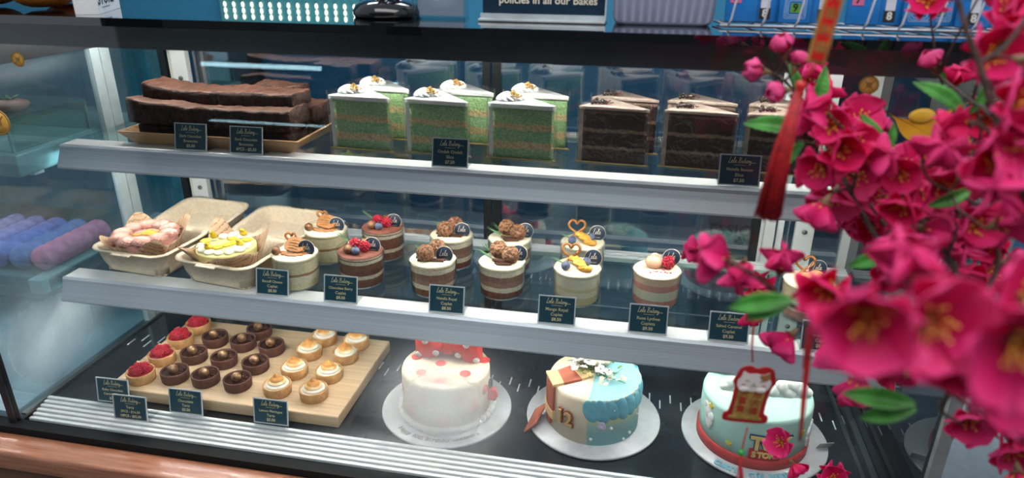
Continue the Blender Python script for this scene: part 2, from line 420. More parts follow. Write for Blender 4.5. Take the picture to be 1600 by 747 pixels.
cpart('header', bx((XL - 0.006, YF + 0.002, 0.5655), (XR + 0.006, YF + 0.02, 0.594)), HB)
cpart('header_housing', bx((XL - 0.006, YF + 0.02, 0.566), (XR + 0.006, YB + 0.05, 0.594)), M('header_white', (0.5, 0.53, 0.55), rough=0.6))
cpart('side_top_trim', bx((XL - 0.008, YF + 0.022, 0.5165), (XL + 0.002, YB, 0.566)), DARKF); cpart('side_top_trim', bx((XR - 0.002, YF + 0.022, 0.5165), (XR + 0.008, YB, 0.566)), DARKF)
cpart('countertop', bx((XL - 0.7, 0.697, 0.5945), (XR + 0.5, YB + 0.08, 0.6035)), BTOP)
# frames of the left and right panels
lp = MB()
lp.box((XL - 0.004, 1.032, 0.0), (XL + 0.006, 1.052, 0.5165)); lp.box((XL - 0.004, 1.056, 0.0), (XL + 0.004, 1.078, 0.5165))
cpart('side_post', lp, M('pale_post', (0.55, 0.66, 0.68), rough=0.35, metal=0.3, var=0.04))
cpart('front_post', bx((XL - 0.012, YF - 0.008, -0.008), (XL, YF + 0.002, 0.594)), DARKF)
cpart('front_post', bx((XR, YF - 0.008, -0.008), (XR + 0.014, YF + 0.008, 0.594)), M('grey_post', (0.35, 0.37, 0.38), rough=0.3, metal=0.5))
CHN = M('channel', (0.10, 0.12, 0.13), rough=0.3, metal=0.6)
cpart('glass_channel', bx((XL + 0.001, YF + 0.004, 0.0002), (XL + 0.009, YB, 0.004)), CHN)
sk = MB(); sk.box((XR - 0.01, YF + 0.05, 0.0002), (XR - 0.001, YB, 0.005)); sk.box((XR - 0.024, YF + 0.05, 0.0002), (XR - 0.018, YB, 0.003))
cpart('glass_channel', sk, CHN)
# rear doors
RY = YB
for dx0, dx1, n in ((XL + 0.02, -0.265, 0), (-0.262, 0.21, 1), (0.21, XR, 2)):
    d = MB()
    fm = MATS['dark_frame'] if n < 2 else WHITE_ALU
    d.box((dx0, RY, 0.0), (dx0 + 0.014, RY + 0.016, 0.566)); d.box((dx1 - 0.014, RY, 0.0), (dx1, RY + 0.016, 0.566))
    d.box((dx0 + 0.014, RY, 0.548), (dx1 - 0.014, RY + 0.016, 0.566)); d.box((dx0 + 0.014, RY, 0.0), (dx1 - 0.014, RY + 0.016, 0.02))
    f_ = cpart('rear_door', d, fm)
    p_ = MB().box((dx0 + 0.014, RY + 0.005, 0.02), (dx1 - 0.014, RY + 0.011, 0.548)).build('door_pane', REARG); p_.parent = f_
wp = MB()
wp.box((-0.868, RY - 0.012, 0.0), (-0.858, RY, 0.566)); wp.box((-0.856, RY - 0.009, 0.0), (-0.832, RY, 0.566))
wp2 = MB(); wp2.box((0.215, RY - 0.012, 0.0), (0.232, RY, 0.566)); wp2.box((0.236, RY - 0.008, 0.0), (0.246, RY, 0.566))
cpart('rear_post', wp, M('beige_post', (0.72, 0.70, 0.62), rough=0.4, var=0.03)); cpart('rear_post', wp2, WHITE_ALU)
# shelf-side uprights (white channel with screws)
for xx in (-0.855, 0.262):
    u = MB(); u.box((xx, RY - 0.022, 0.0), (xx + 0.03, RY - 0.0125, 0.50))
    uo = cpart('shelf_upright', u, WHITE_ALU)
    for zz in (0.06, 0.135, 0.24, 0.34, 0.45):
        so = MB().lathe([(0.0045, 0), (0.0045, 0.0015), (0.003, 0.0025), (0.0002, 0.0028)], 12, T=TR((xx + 0.015, RY - 0.0222, zz), rx=PI / 2)).build('screw', M('steel', (0.45, 0.46, 0.47), rough=0.25, metal=0.9)); so.parent = uo
# lower body
WOODM = wood('orange_wood', (0.42, 0.18, 0.10), (0.27, 0.10, 0.055), scale=14, stretch=(1, 14, 14), rough=0.25, coat=0.3)
cpart('wooden_ledge', bx((XL - 0.8, 0.672, -0.05), (XR + 0.3, 0.7155, -0.018), bev=0.004), WOODM)
pm = MB(); xx = XL - 0.75; k = 0
while xx < XR + 0.2:
    pm.box((xx, 0.679, FZ), (xx + 0.2985, 0.74, -0.052)); xx += 0.3
cpart('front_cladding', pm, wood('brown_cladding', (0.15, 0.075, 0.045), (0.09, 0.042, 0.026), scale=4, stretch=(1, 18, 18), rough=0.4))
cpart('cabinet_body', bx((XL, 0.745, FZ + 0.02), (XR, YB, -0.022)), DARKF)

# ------------------------------------------------------------------ shelves
def LEDG(p): return emis('led_glow_%d' % p, (1, 0.975, 0.92), p)
def led_row(name, parent, xa, xb, yf, z, n=58, p=900):
    r = MB(); r.box((xa, yf - 0.003, z), (xb, yf + 0.016, z + 0.007))
    for q in range(n):
        x = xa + (q + 0.5) * (xb - xa) / n
        for s_ in (0.002, 0.011): r.box((x - 0.0016, yf + s_ - 0.001, z - 0.0008), (x + 0.0016, yf + s_ + 0.001, z + 0.0002), m=1)
    o = r.build(name, [WHITE_ALU, LEDG(p)], parent); return o
def shelf(label, yf, z, lipdrop, lipdy, yb, p):
    a, b = XL + 0.004, XR - 0.004
    r = MB()
    r.box((a, yf + 0.002, z - 0.008), (b, yf + 0.036, z - 0.0003), bev=0.001)
    for q, (u, v) in enumerate(((0.0, 0.010), (0.011, 0.019), (0.020, 0.026))):
        r.box((a, yb - 0.026 + u, z - 0.008), (b, yb - 0.026 + v, z + 0.001 + 0.0012 * q), bev=0.0006)
    t = cpart('shelf', r, WHITE_ALU); t['label'] = label
    def P(name, mb, m): return mb.build(name, m, t)
    P('glass_panel', MB().box((a, yf + 0.036, z - 0.006), (-0.203, yb - 0.026, z)), GLS)
    P('glass_panel', MB().box((-0.2015, yf + 0.036, z - 0.006), (b, yb - 0.026, z)), GLS)
    pr = [(yf + 0.006, z - 0.001), (yf + 0.001, z + 0.0005), (yf - 0.002, z - 0.003), (yf - 0.003, z - 0.008),
          (yf + lipdy * 0.5, z - lipdrop * 0.5), (yf + lipdy, z - lipdrop + 0.003), (yf + lipdy + 0.001, z - lipdrop),
          (yf + lipdy + 0.004, z - lipdrop), (yf + lipdy * 0.5 + 0.006, z - lipdrop * 0.5), (yf + 0.006, z - 0.008)]
    P('price_rail', MB().loft([[(a, y, q) for y, q in pr], [(b, y, q) for y, q in pr]], 0, None, True, False), LIPM)
    led_row('led_strip', t, a, b, yf + 0.015, z - 0.0155, p=p)
    return t
shelf('upper shelf with grey price rail', 0.930, 0.382, 0.036, -0.016, 1.172, 850)
shelf('lower shelf with grey price rail', 0.871, 0.175, 0.038, -0.015, 1.158, 430)
hl = led_row('header_led_strip', case, XL + 0.02, XR - 0.02, 1.0, 0.5585); hl.location = (0, 0, -FZ)
US, LS, DK = 0.3825, 0.1755, 0.0010

# ------------------------------------------------------------------ price tags
def price_tag(loc, lines, label, w=0.054, h=0.042, rz=0.0, lean=14, price_gold=True):
    t = thing('price_tag', label, 'price tag', loc, rz, group=None)
    Lr = math.radians(lean)
    T = TR((0, 0, 0.0), rx=PI / 2 - Lr)
    hd = MB()
    b_ = 0.0018
    for lo, hi in (((-w / 2, 0, -0.0016), (w / 2, h, 0.0)),): hd.box(lo, hi, T=T)
    hd.box((-w / 2, -0.0002, 0.0008), (w / 2, 0.0012, 0.026), T=TR((0, 0, 0)) @ Matrix(((1, 0, 0, 0), (0, 0, 1, 0), (0, 1, 0, 0), (0, 0, 0, 1))))
    hd.build('holder', ACRY, t)
    ed = MB()
    for lo, hi in (((-w / 2, 0, 0), (w / 2, b_, 0.0012)), ((-w / 2, h - b_, 0), (w / 2, h, 0.0012)), ((-w / 2, b_, 0), (-w / 2 + b_, h - b_, 0.0012)), ((w / 2 - b_, b_, 0), (w / 2, h - b_, 0.0012))):
        ed.box(lo, hi, T=T)
    ed.build('bright_edge', M('acrylic_edge', (0.55, 0.60, 0.62), rough=0.2, var=0.02), t)
    c = MB().box((-w / 2 + b_, b_, 0.0001), (w / 2 - b_, h - b_, 0.0007), T=T).build('card', NAVY, t)
    TT = lambda y: T @ Matrix.Translation((0, y, 0.0010))
    mb = script_mb('Lele Bakery', h * 0.165, 0.10, T=TT(h * 0.735))
    mb.box((-w * 0.14, h * 0.655, 0.0008), (w * 0.14, h * 0.667, 0.001), T=T)
    n = len(lines); ys = {2: (0.47, 0.25), 3: (0.52, 0.345, 0.17)}[n]
    for q, (s_, y) in enumerate(zip(lines, ys)):
        last = q == n - 1
        text_mb(s_, h * (0.15 if len(s_) < 13 else 0.135), 0.0001, TT(h * y), bold=0.0002 if last else 0.00008, mb=mb)
    mb.build('lettering', GOLD, c)
    return t
TG = [
 (297, 236, US, ('Dark Chocolate', 'Brownies', '$5.50'), 'navy price card at the left, in front of the wooden brownie tray', 0.930),
 (385, 241, US, ('Dark Chocolate', 'Brownies', '6PCS - $5.50'), 'navy price card for six pieces, right one before the wooden brownie tray', 0.930),
 (704, 260, US, ('Ondeh Ondeh', 'Slice', '$7.50'), 'navy price card standing in front of the middle green cake slices', 0.930),
 (1152, 287, US, ('Nutella Banana', 'Slice', '$7.50'), 'navy price card standing in front of the dark chocolate cake slices', 0.930),
 (422, 465, LS, ('Biscoff Cheese', 'Cuplet', '$8.50'), 'navy price card below the caramel biscuit dessert cup, leftmost on the lower shelf', 0.871),
 (530, 475, LS, ('Chocolate Berry', 'Cuplet', '$8.50'), 'navy price card below the chocolate raspberry dessert cup', 0.871),
 (695, 493, LS, ('Nutella Royal', 'Cuplet', '$8.50'), 'navy price card below the hazelnut ball dessert cups', 0.871),
 (868, 509, LS, ('Mango Royal', 'Cuplet', '$8.50'), 'navy price card below the mango pretzel dessert cup', 0.871),
 (1011, 524, LS, ('Rose Lychee', 'Cuplets', '$9.50'), 'navy price card below the pink lychee dessert cup', 0.871),
 (1137, 536, LS, ('Salted Caramel', 'Cuplet', '$9.50'), 'navy price card above the hanging red cat charm', 0.871),
 (1283, 552, LS, ('Strawberry', 'Cuplet', '$8.50'), 'navy price card half hidden behind the blossoms, rightmost on the lower shelf', 0.871),
]
for px, py, z, ln, lb, yy in TG:
    p = onz(px, py, z); price_tag((p.x, yy + 0.008, z), ln, lb, rz=0.02)
for px, py, ln, lb, rz in ((180, 634, ('Ruby Chocolate', 'Caramel Tarts', '$3.80'), 'teal price card behind another card, at the front left corner of the tart board', 0.03),
                   (207, 662, ('Tarts', '5PCS - $16.50', '10PCS - $32.50'), 'teal price card with two prices, nearest one on the white grille', 0.03),
                   (293, 652, ('Chocolate', 'Tarts', '$3.50'), 'teal price card in front of the chocolate tarts', 0.02),
                   (425, 668, ('Lemon Meringue', 'Tarts', '$3.50'), 'teal price card in front of the meringue tarts', 0.02)):
    p = onz(px, py, 0.002)
    price_tag((p.x, p.y, 0.0085 if p.y < 0.785 else 0.0006), ln, lb, rz=rz, w=0.056, h=0.041, lean=10)

# ------------------------------------------------------------------ brownies on a wooden tray
tray = thing('wooden_tray', 'shallow bamboo tray with slanted rims under the stacked brownies', 'tray', (-0.665, 1.035, US))
TRW = wood('tray_wood', (0.62, 0.38, 0.19), (0.45, 0.25, 0.115), scale=7, stretch=(1, 16, 16), rough=0.5)
def rring(x0, x1, y0, y1, z, r, n=5):
    out = []
    for cx, cy, a0 in ((x1 - r, y1 - r, 0), (x0 + r, y1 - r, 90), (x0 + r, y0 + r, 180), (x1 - r, y0 + r, 270)):
        for k in range(n + 1):
            a = math.radians(a0 + 90 * k / n); out.append((cx + r * math.cos(a), cy + r * math.sin(a), z))
    return out
m_ = MB()
def rect4(hx, hy, z): return [(-hx, -hy, z), (hx, -hy, z), (hx, hy, z), (-hx, hy, z)]
m_.loft([rect4(0.135, 0.075, 0.004), rect4(0.135, 0.075, 0.0), rect4(0.155, 0.088, 0.021), rect4(0.150, 0.083, 0.021), rect4(0.133, 0.073, 0.004)], smooth=False, caps=False)
m_.box((-0.134, -0.074, 0.0), (0.134, 0.074, 0.004))
m_.build('tray_body', TRW, tray)
BRS = M('brownie_side', (0.050, 0.020, 0.012), rough=0.75, var=0.35, scale=140, bump=0.7, bscale=220)
BRT = M('brownie_crust', (0.15, 0.062, 0.035), rough=0.55, col2=(0.07, 0.026, 0.015), scale=60, bump=0.5, bscale=150)
def brownie(label, x0, x1, y0, y1, z0, h, lift0=0.0, lift1=0.0, rz=0.0, seed=0):
    nx, ny = 44, 12; L = x1 - x0; Wd = y1 - y0
    ox, oy = (x0 + x1) / 2, (y0 + y1) / 2
    mb = MB(); rings = []
    prof = []
    for q in range(6): prof.append((-0.5, q / 5))
    for q in range(1, 9): prof.append((-0.5 + q / 8, 1.0))
    for q in range(1, 6): prof.append((0.5, 1 - q / 5))
    for q in range(1, 8): prof.append((0.5 - q / 8, 0.0))
    for i in range(nx + 1):
        u = i / nx; x = -L / 2 + L * u; lift = lift0 * (1 - u) ** 3 + lift1 * u ** 3
        ring = []
        for a, b in prof:
            y = a * Wd; z = b * h
            e = 0.0012 * mnoise.noise(Vector((x * 60 + seed, y * 60, z * 60))) + 0.0022 * mnoise.noise(Vector((x * 22, y * 20 + seed, z * 22)))
            yy = y * (1 - 0.03 * (abs(a) > 0.45) * (b > 0.9)) + (e if abs(a) > 0.49 else 0)
            zz = z + lift * (0.4 + 0.6 * b) + (e * 1.6 + 0.0024 * mnoise.noise(Vector((x * 90, y * 90, seed))) + 0.0016 * abs(mnoise.noise(Vector((x * 220, y * 200, seed)))) if b > 0.99 else 0)
            ex = (0.002 * mnoise.noise(Vector((y * 50, z * 50, seed)))) if i in (0, nx) else 0
            ring.append((x + ex, yy, zz))
        rings.append(ring)
    n = len(prof)
    vs = [p for r in rings for p in r]; top = []; side = []
    for i in range(nx):
        for j in range(n):
            k = (j + 1) % n; f = (i * n + j, (i + 1) * n + j, (i + 1) * n + k, i * n + k)
            (top if (prof[j][1] > 0.99 and prof[k][1] > 0.99) else side).append(f)
    for i, fl in ((0, 1), (nx, 0)):
        c = len(vs); vs.append(sum((Vector(rings[i][j]) for j in range(n)), Vector()) / n)
        for j in range(n):
            k = (j + 1) % n; side.append((c, i * n + j, i * n + k) if fl else (c, i * n + k, i * n + j))
    o = len(mb.v); mb.v += [Vector(v) for v in vs]
    for f in side: mb.f.append(f); mb.m.append(0); mb.s.append(True)
    for f in top: mb.f.append(f); mb.m.append(1); mb.s.append(True)
    ob = mb.build('brownie_slab', [BRS, BRT]); ob.location = (ox, oy, z0); ob.rotation_euler = (0, 0, rz)
    return tag(ob, label, 'brownie', 'brownie slabs on the wooden tray')
b0 = US + 0.0045
brownie('glossy dark brownie slab lying in the front of the tray, lowest of the stack', -0.797, -0.535, 0.970, 1.030, b0, 0.022, seed=1)
brownie('rear brownie slab at the bottom of the tray, its end showing at the right', -0.79, -0.533, 1.035, 1.105, b0, 0.026, seed=2)
brownie('curved brownie slab with raised left end, middle of the stack', -0.806, -0.528, 0.962, 1.026, b0 + 0.024, 0.029, lift0=0.012, lift1=0.006, seed=3)
brownie('rear brownie slab in the middle layer, behind the curved one', -0.790, -0.522, 1.034, 1.100, b0 + 0.027, 0.024, seed=4)
brownie('left half of the top brownie layer with a curled up left tip', -0.797, -0.665, 0.995, 1.055, b0 + 0.055, 0.020, lift0=0.010, seed=5)
brownie('right half of the top brownie layer, crumbly with square right end', -0.663, -0.535, 0.992, 1.055, b0 + 0.055, 0.021, lift1=0.001, seed=6)
brownie('short brownie piece behind the right top half, highest of the stack', -0.640, -0.560, 1.057, 1.100, b0 + 0.052, 0.026, seed=9)

# ------------------------------------------------------------------ cake slices
G1, G2_ = (0.37, 0.60, 0.27), (0.31, 0.54, 0.27)
TAN = (0.70, 0.52, 0.27)
PAND = layers('pandan_sponge', [(0.0, G2_), (0.20, TAN), (0.35, G2_), (0.57, TAN), (0.70, G1)], 0.078, warp=0.16, wscale=110, bump=0.8, bscale=330, crumb=0.20)
BK = (0.045, 0.020, 0.014); BF = (0.24, 0.145, 0.10)
CHOS = layers('chocolate_sponge', [(0.0, (0.075, 0.030, 0.022)), (0.26, BF), (0.32, BK), (0.58, BF), (0.645, BK), (0.92, BF)], 0.080, warp=0.09, wscale=70, bump=0.6, bscale=420, crumb=0.25)
FROST = M('white_frosting', (0.86, 0.86, 0.84), rough=0.5, var=0.02, bump=0.08, bscale=60, sss=0.1)
FROSTB = M('cocoa_frosting', (0.56, 0.45, 0.38), rough=0.55, col2=(0.42, 0.31, 0.25), scale=90, bump=0.1)
GBOARD = M('gold_board', (0.72, 0.52, 0.22), rough=0.35, metal=0.4, var=0.04)
Lp, Rp, Bp = Vector((-0.050, -0.004)), Vector((0.048, -0.010)), Vector((-0.012, 0.060))
def inset(poly, ds):
    out = []; n = len(poly)
    for i in range(n):
        p0, p1, p2 = poly[i - 1], poly[i], poly[(i + 1) % n]; d0 = ds[i - 1]; d1 = ds[i]
        e0 = (p1 - p0).normalized(); e1 = (p2 - p1).normalized()
        n0 = Vector((-e0.y, e0.x)); n1 = Vector((-e1.y, e1.x))
        A = p0 + n0 * d0; B = p1 + n1 * d1
        den = e0.x * e1.y - e0.y * e1.x; t = ((B.x - A.x) * e1.y - (B.y - A.y) * e1.x) / den
        out.append(A + e0 * t)
    return out
TRI = [Lp, Rp, Bp]  # ccw ; edges: L->R front cut, R->B rear cut, B->L outer crust
def wedge_walls(mb, poly, z0, z1, nz=14, ns=16, amp=0.0009, seed=0, m=0):
    rings = []
    for k in range(nz + 1):
        z = z0 + (z1 - z0) * k / nz; r = []
        for i in range(3):
            a, b = poly[i], poly[(i + 1) % 3]
            for q in range(ns):
                p = a.lerp(b, q / ns); e = amp * mnoise.noise(Vector((p.x * 150 + seed, p.y * 150, z * 150)))
                c = Vector((0, 0.012)); d = (p - c).normalized() * e; r.append((p.x + d.x, p.y + d.y, z))
        rings.append(r)
    mb.loft(rings, m)
def rosette(mb, c, r, h, m=0, ridges=9, twist=1.2, T=None, amp=0.15):
    rings = []
    for k in range(9):
        u = k / 8; rr = r * math.cos(u * PI / 2) ** 0.6 * (1 + 0.12 * math.sin(u * PI)) if u < 1 else 0.0006
        ring = []
        for q in range(ridges * 5):
            a = 2 * PI * q / (ridges * 5)
            ring.append((c[0] + rr * (1 + amp * math.cos(ridges * (a + twist * u))) * math.cos(a), c[1] + rr * (1 + amp * math.cos(ridges * (a + twist * u))) * math.sin(a), c[2] + h * u))
        rings.append(ring)
    mb.loft(rings, m, T)
def make_slice(name, kind, label, H=0.0835, group=None):
    t = thing(name, label, 'cake slice', (0, 0, 0), 0, group)
    bd = MB(); big = inset(TRI, [-0.003, -0.003, -0.003]); bd.prism([tuple(p) for p in big], 0, 0.0015); bd.build('gold_base', GBOARD, t)
    sp = MB(); wedge_walls(sp, inset(TRI, [0.0, 0.0, 0.005]), 0.0016, H - 0.006); sp.build('sponge', PAND if kind == 'g' else CHOS, t)
    fr = MB(); wedge_walls(fr, inset(TRI, [-0.0008, -0.0008, -0.0005]), H - 0.007 if kind == 'g' else H - 0.0045, H, nz=3, amp=0.0006, seed=3)
    # crust on the outer edge
    I = inset(TRI, [0.0004, 0.0004, 0.0055]); O = inset(TRI, [0.0004, 0.0004, -0.0005])
    q = [O[2], O[0], I[0], I[2]]
    fr.prism([tuple(p) for p in q], 0.0016, H - 0.001); fr.build('frosting', FROST if kind == 'g' else FROSTB, t)
    if kind == 'g':
        r = MB(); rosette(r, (-0.027, 0.018, H - 0.0005), 0.0145, 0.0135); rosette(r, (-0.013, 0.022, H - 0.0005), 0.0105, 0.012)
        r.build('cream_swirl', FROST, t)
        s_ = MB(); rnd = random.Random(3)
        for k in range(150):
            a = rnd.uniform(0, 2 * PI); d = rnd.uniform(0, 0.0125); x = -0.017 + d * math.cos(a); y = 0.016 + d * math.sin(a) * 0.7
            z = H + 0.0130 - d * 0.62 + rnd.uniform(0, 0.002)
            s_.ball((x, y, z), rnd.uniform(0.0007, 0.0014), seg=6, rings=4)
        so = s_.build('crumb_topping', M('golden_crumb', (0.68, 0.42, 0.12), rough=0.7, col2=(0.35, 0.2, 0.06), scale=300), t); so['kind'] = 'stuff'
    else:
        rnd = random.Random(5); s_ = MB()
        for k in range(12):
            a = rnd.uniform(0, 2 * PI); d = rnd.uniform(0.002, 0.013)
            s_.ball((-0.026 + d * math.cos(a), 0.014 + d * math.sin(a), H + 0.0028 + rnd.uniform(0, 0.002)), 0.0026, seg=10, rings=7)
        s_.build('chocolate_pearls', M('pearl_choc', (0.022, 0.010, 0.007), rough=0.25, coat=0.3), t)
        s_ = MB()
        for k in range(26):
            a = rnd.uniform(0, 2 * PI); d = rnd.uniform(0.0, 0.013); x = -0.013 + d * math.cos(a); y = 0.02 + d * math.sin(a) * 0.8
            s_.box((-0.002, -0.0012, -0.0003), (0.0022, 0.0012, 0.0004), T=TR((x, y, H + 0.0016), rnd.uniform(-.6, .6), rnd.uniform(-.6, .6), rnd.uniform(0, 3)))
        s_.build('chocolate_flakes', M('flake_choc', (0.15, 0.06, 0.035), rough=0.5), t)
    wr = MB(); W_ = inset(TRI, [-0.0022, -0.0022, -0.0018]); ns = 20; z1 = H + 0.007; rr = []
    for z in [0.0016 + (z1 - 0.0016) * k / 12 for k in range(13)]:
        r = []
        for i in range(3):
            a, b = W_[i], W_[(i + 1) % 3]
            for q_ in range(ns):
                p = a.lerp(b, q_ / ns); e = 0.0007 * mnoise.noise(Vector((p.x * 60, p.y * 60, z * 45))) * min(1, q_ / 3, (ns - q_) / 3)
                d = (p - Vector((0, 0.012))).normalized() * e; r.append((p.x + d.x, p.y + d.y, z))
        rr.append(r)
    wr.loft(rr, 0, None, False); wr.build('clear_wrapper', FILM, t)
    return t
sg = make_slice('green_cake_slice', 'g', 'green layered cake slice nearest the brownies, front one of its pair', group='green cake slices')
sc0 = make_slice('chocolate_cake_slice', 'c', 'dark chocolate cake slice next to the green ones, front one of its pair', group='chocolate cake slices')
def put(o, x, y, z, rz=0): o.location = (x, y, z); o.rotation_euler = (0, 0, rz); return o
GS = [(570, 236, 0.0, None), (601, 213, 0, 'green layered cake slice behind the leftmost front green slice'),
      (687, 240, -0.02, 'green layered cake slice behind the price card, middle of the front green row'), (727, 222, 0.02, 'green layered cake slice in the back, behind the middle green one'),
      (816, 247, 0, 'green layered cake slice at the right of the front row, next to chocolate slices'), (838, 230, 0.03, 'green layered cake slice in the back, rightmost of the green ones')]
for i, (px, py, rz, lb) in enumerate(GS):
    p = onz(px, py, US); yy = 1.006 if i % 2 == 0 else 1.079
    x = p.x if i % 2 == 0 else onz(px, py, US).x
    o = sg if i == 0 else dup(sg, label=lb)
    x = ony(px, py, yy).x
    put(o, x, yy, US, rz)
DS = [(955, 258, 0.0, None), (972, 238, 0.02, 'dark chocolate cake slice in the back, behind the leftmost chocolate slice'),
      (1086, 266, -0.01, 'dark chocolate cake slice with gold creased wrapper, middle of the front row'), (1088, 246, 0.0, 'dark chocolate cake slice in the back, middle of the three pairs'),
      (1212, 276, 0, 'dark chocolate cake slice in the front row, partly behind the red tassel'), (1212, 256, 0.01, 'dark chocolate cake slice in the back, partly behind pink buds')]
for i, (px, py, rz, lb) in enumerate(DS):
    yy = 1.012 if i % 2 == 0 else 1.080
    o = sc0 if i == 0 else dup(sc0, label=lb)
    put(o, ony(px, py, yy).x, yy, US, rz)

# ------------------------------------------------------------------ boxed cakes on the lower shelf
PULP = M('sugarcane_pulp', (0.76, 0.63, 0.46), rough=0.75, var=0.05, scale=200, bump=0.12, bscale=300)
KRAFT = M('kraft_liner', (0.42, 0.26, 0.15), rough=0.75, var=0.08, scale=40)
def kraft():
    m = MATS['kraft_liner']; N, L = nt(m); b = N['Principled BSDF']
    tc = N.new('ShaderNodeTexCoord'); mp = N.new('ShaderNodeMapping'); mp.inputs['Rotation'].default_value = (0, 0, 0.6)
    L.new(tc.outputs['Object'], mp.inputs[0])
    wv = N.new('ShaderNodeTexWave'); wv.inputs['Scale'].default_value = 55; wv.inputs['Distortion'].default_value = 1.5; wv.inputs['Detail'].default_value = 2
    L.new(mp.outputs[0], wv.inputs[0])
    wn = N.new('ShaderNodeTexNoise'); wn.inputs['Scale'].default_value = 420; L.new(mp.outputs[0], wn.inputs[0])
    g = N.new('ShaderNodeMath'); g.operation = 'MULTIPLY'; L.new(wv.outputs['Fac'], g.inputs[0]); L.new(wn.outputs[0], g.inputs[1])
    r = N.new('ShaderNodeMapRange'); r.inputs[1].default_value = 0.38; r.inputs[2].default_value = 0.5; L.new(g.outputs[0], r.inputs[0])
    mx = N.new('ShaderNodeMix'); mx.data_type = 'RGBA'; L.new(r.outputs[0], mx.inputs[0])
    mx.inputs[6].default_value = (0.50, 0.33, 0.20, 1); mx.inputs[7].default_value = (0.24, 0.13, 0.07, 1); L.new(mx.outputs[2], b.inputs['Base Color'])
kraft()
def clamshell(name, label, loc, rz):
    t = thing(name, label, 'box', loc, rz, 'clamshell boxes on the lower shelf')
    def tub(mb, hx, hy, h, T=None, dep=1.0):
        R_ = lambda ex, z, r: rring(-hx + ex, hx - ex, -hy + ex, hy - ex, z, r)
        mb.loft([R_(0.015, 0.0022, 0.02), R_(0.016, 0.0, 0.018), R_(0.010, h * 0.45, 0.02), R_(0.006, h * 0.93, 0.022), R_(0.0, h, 0.026), R_(0.0, h + 0.0018, 0.026),
                 R_(0.008, h + 0.0015, 0.022), R_(0.010, h * 0.9, 0.02), R_(0.0125, h * 0.45, 0.018), R_(0.0175, 0.0022, 0.016)], 0, T, False)
        mb.box((-hx + 0.017, -hy + 0.022, 0.0), (hx - 0.017, hy - 0.022, 0.0022), T=T); mb.box((-hx + 0.022, -hy + 0.017, 0.0), (hx - 0.022, hy - 0.017, 0.0021), T=T)
    mb = MB(); tub(mb, 0.074, 0.066, 0.040)
    mb.box((-0.018, -0.072, 0.039), (0.018, -0.064, 0.0415), bev=0.001)
    mb.build('box_base', PULP, t)
    mb = MB(); T = TR((0, 0.128, 0.041), rx=math.radians(9))
    tub(mb, 0.073, 0.060, 0.026, TR((0, 0.127, 0.016), rx=math.radians(7)))
    mb.box((-0.072, 0.060, 0.0395), (0.072, 0.071, 0.0412))
    lid = mb.build('box_lid', PULP, t)
    sl = MB().box((-0.014, -0.002, 0), (0.014, 0.002, 0.0006), T=TR((0, 0.127 + 0.0545, 0.0512), rx=math.radians(7))).build('lid_slot', M('slot_shadow', (0.03, 0.03, 0.03), rough=0.8), lid)
    return t
cb1 = clamshell('clamshell_box', 'open beige clamshell box holding the pink cream cake', (-0.803, 0.955, LS), -0.10)
cb2 = dup(cb1, (-0.643, 0.943, LS), -0.13, 'open beige clamshell box holding the small yellow cake')
def liner(label, loc, rz, seed):
    mb = MB(); n = 48
    def fn(u, v):
        a = 2 * PI * u; c_ = 0.012
        sq = 1 / max(abs(math.cos(a)), abs(math.sin(a))) ** 0.75
        r = 0.010 + v * 0.062; fl = 0.0025 * math.sin(a * 9 + seed) * v
        up = max(0.0, v - 0.62) / 0.38
        cor = (math.cos(4 * (a - PI / 4)) * 0.5 + 0.5) ** 2
        rr = min(r, 0.0448) + min(up, 0.5) * 0.010 + max(0, up - 0.5) * 2 * (0.004 + 0.018 * cor) + fl * up
        z = 0.0035 + up * (0.040 + 0.028 * cor * (0.55 if math.sin(a) < 0 else 1.0) + 0.003 * math.sin(a * 7 + seed))
        return (rr * math.cos(a) * 1.0, rr * math.sin(a) * 0.95, z)
    mb.grid(fn, 96, 18, thick=0.0004); o = mb.build('paper_liner', KRAFT); o.location = loc; o.rotation_euler = (0, 0, rz)
    return tag(o, label, 'paper', 'printed paper liners in the clamshell boxes')
liner('brown printed paper liner around the pink cream cake', (-0.806, 0.948, LS + 0.0022), 0.0, 1)
liner('brown printed paper liner around the small yellow cake', (-0.650, 0.936, LS + 0.0022), -0.1, 4)
PINK = M('pink_buttercream', (0.84, 0.38, 0.30), rough=0.5, col2=(0.86, 0.48, 0.39), scale=20, sss=0.1)
t = thing('pink_cream_cake', 'small pink cake with a ring of piped swirls in an open box', 'cake', (-0.806, 0.948, LS + 0.009))
mb = MB(); mb.lathe([(0.0003, 0), (0.0430, 0), (0.0450, 0.003), (0.0485, 0.040), (0.0475, 0.043), (0.043, 0.0445), (0.0003, 0.0445)], 48); mb.build('cake_body', PINK, t)
rw = []
for k in range(10):
    a = 2 * PI * k / 10 + 0.2
    rb = MB(); rosette(rb, (0, 0, 0), 0.0150, 0.011, ridges=8, twist=2.6, amp=0.22); o = rb.build('cream_swirl', PINK, t) if k == 0 else rw[0].copy()
    if k: COL.objects.link(o); o.parent = t
    rw.append(o); o.location = (0.0385 * math.cos(a), 0.0385 * math.sin(a), 0.0435); o.rotation_euler = (0, 0, a * 3)
rnd = random.Random(2); mb = MB()
for k in range(22): mb.box((-0.004, -0.0022, 0), (0.004, 0.0022, 0.0008), T=TR((rnd.uniform(-.017, .017), rnd.uniform(-.012, .012), 0.0452 + rnd.uniform(0, .0015)), 0, 0, rnd.uniform(0, 3)))
o = mb.build('yellow_sprinkles', M('yellow_sprinkle', (0.85, 0.55, 0.08), rough=0.5, var=0.1), t); o['kind'] = 'stuff'
t = thing('yellow_cake', 'small pale yellow cake with cream dollops and tiny chicks on top', 'cake', (-0.652, 0.937, LS + 0.009))
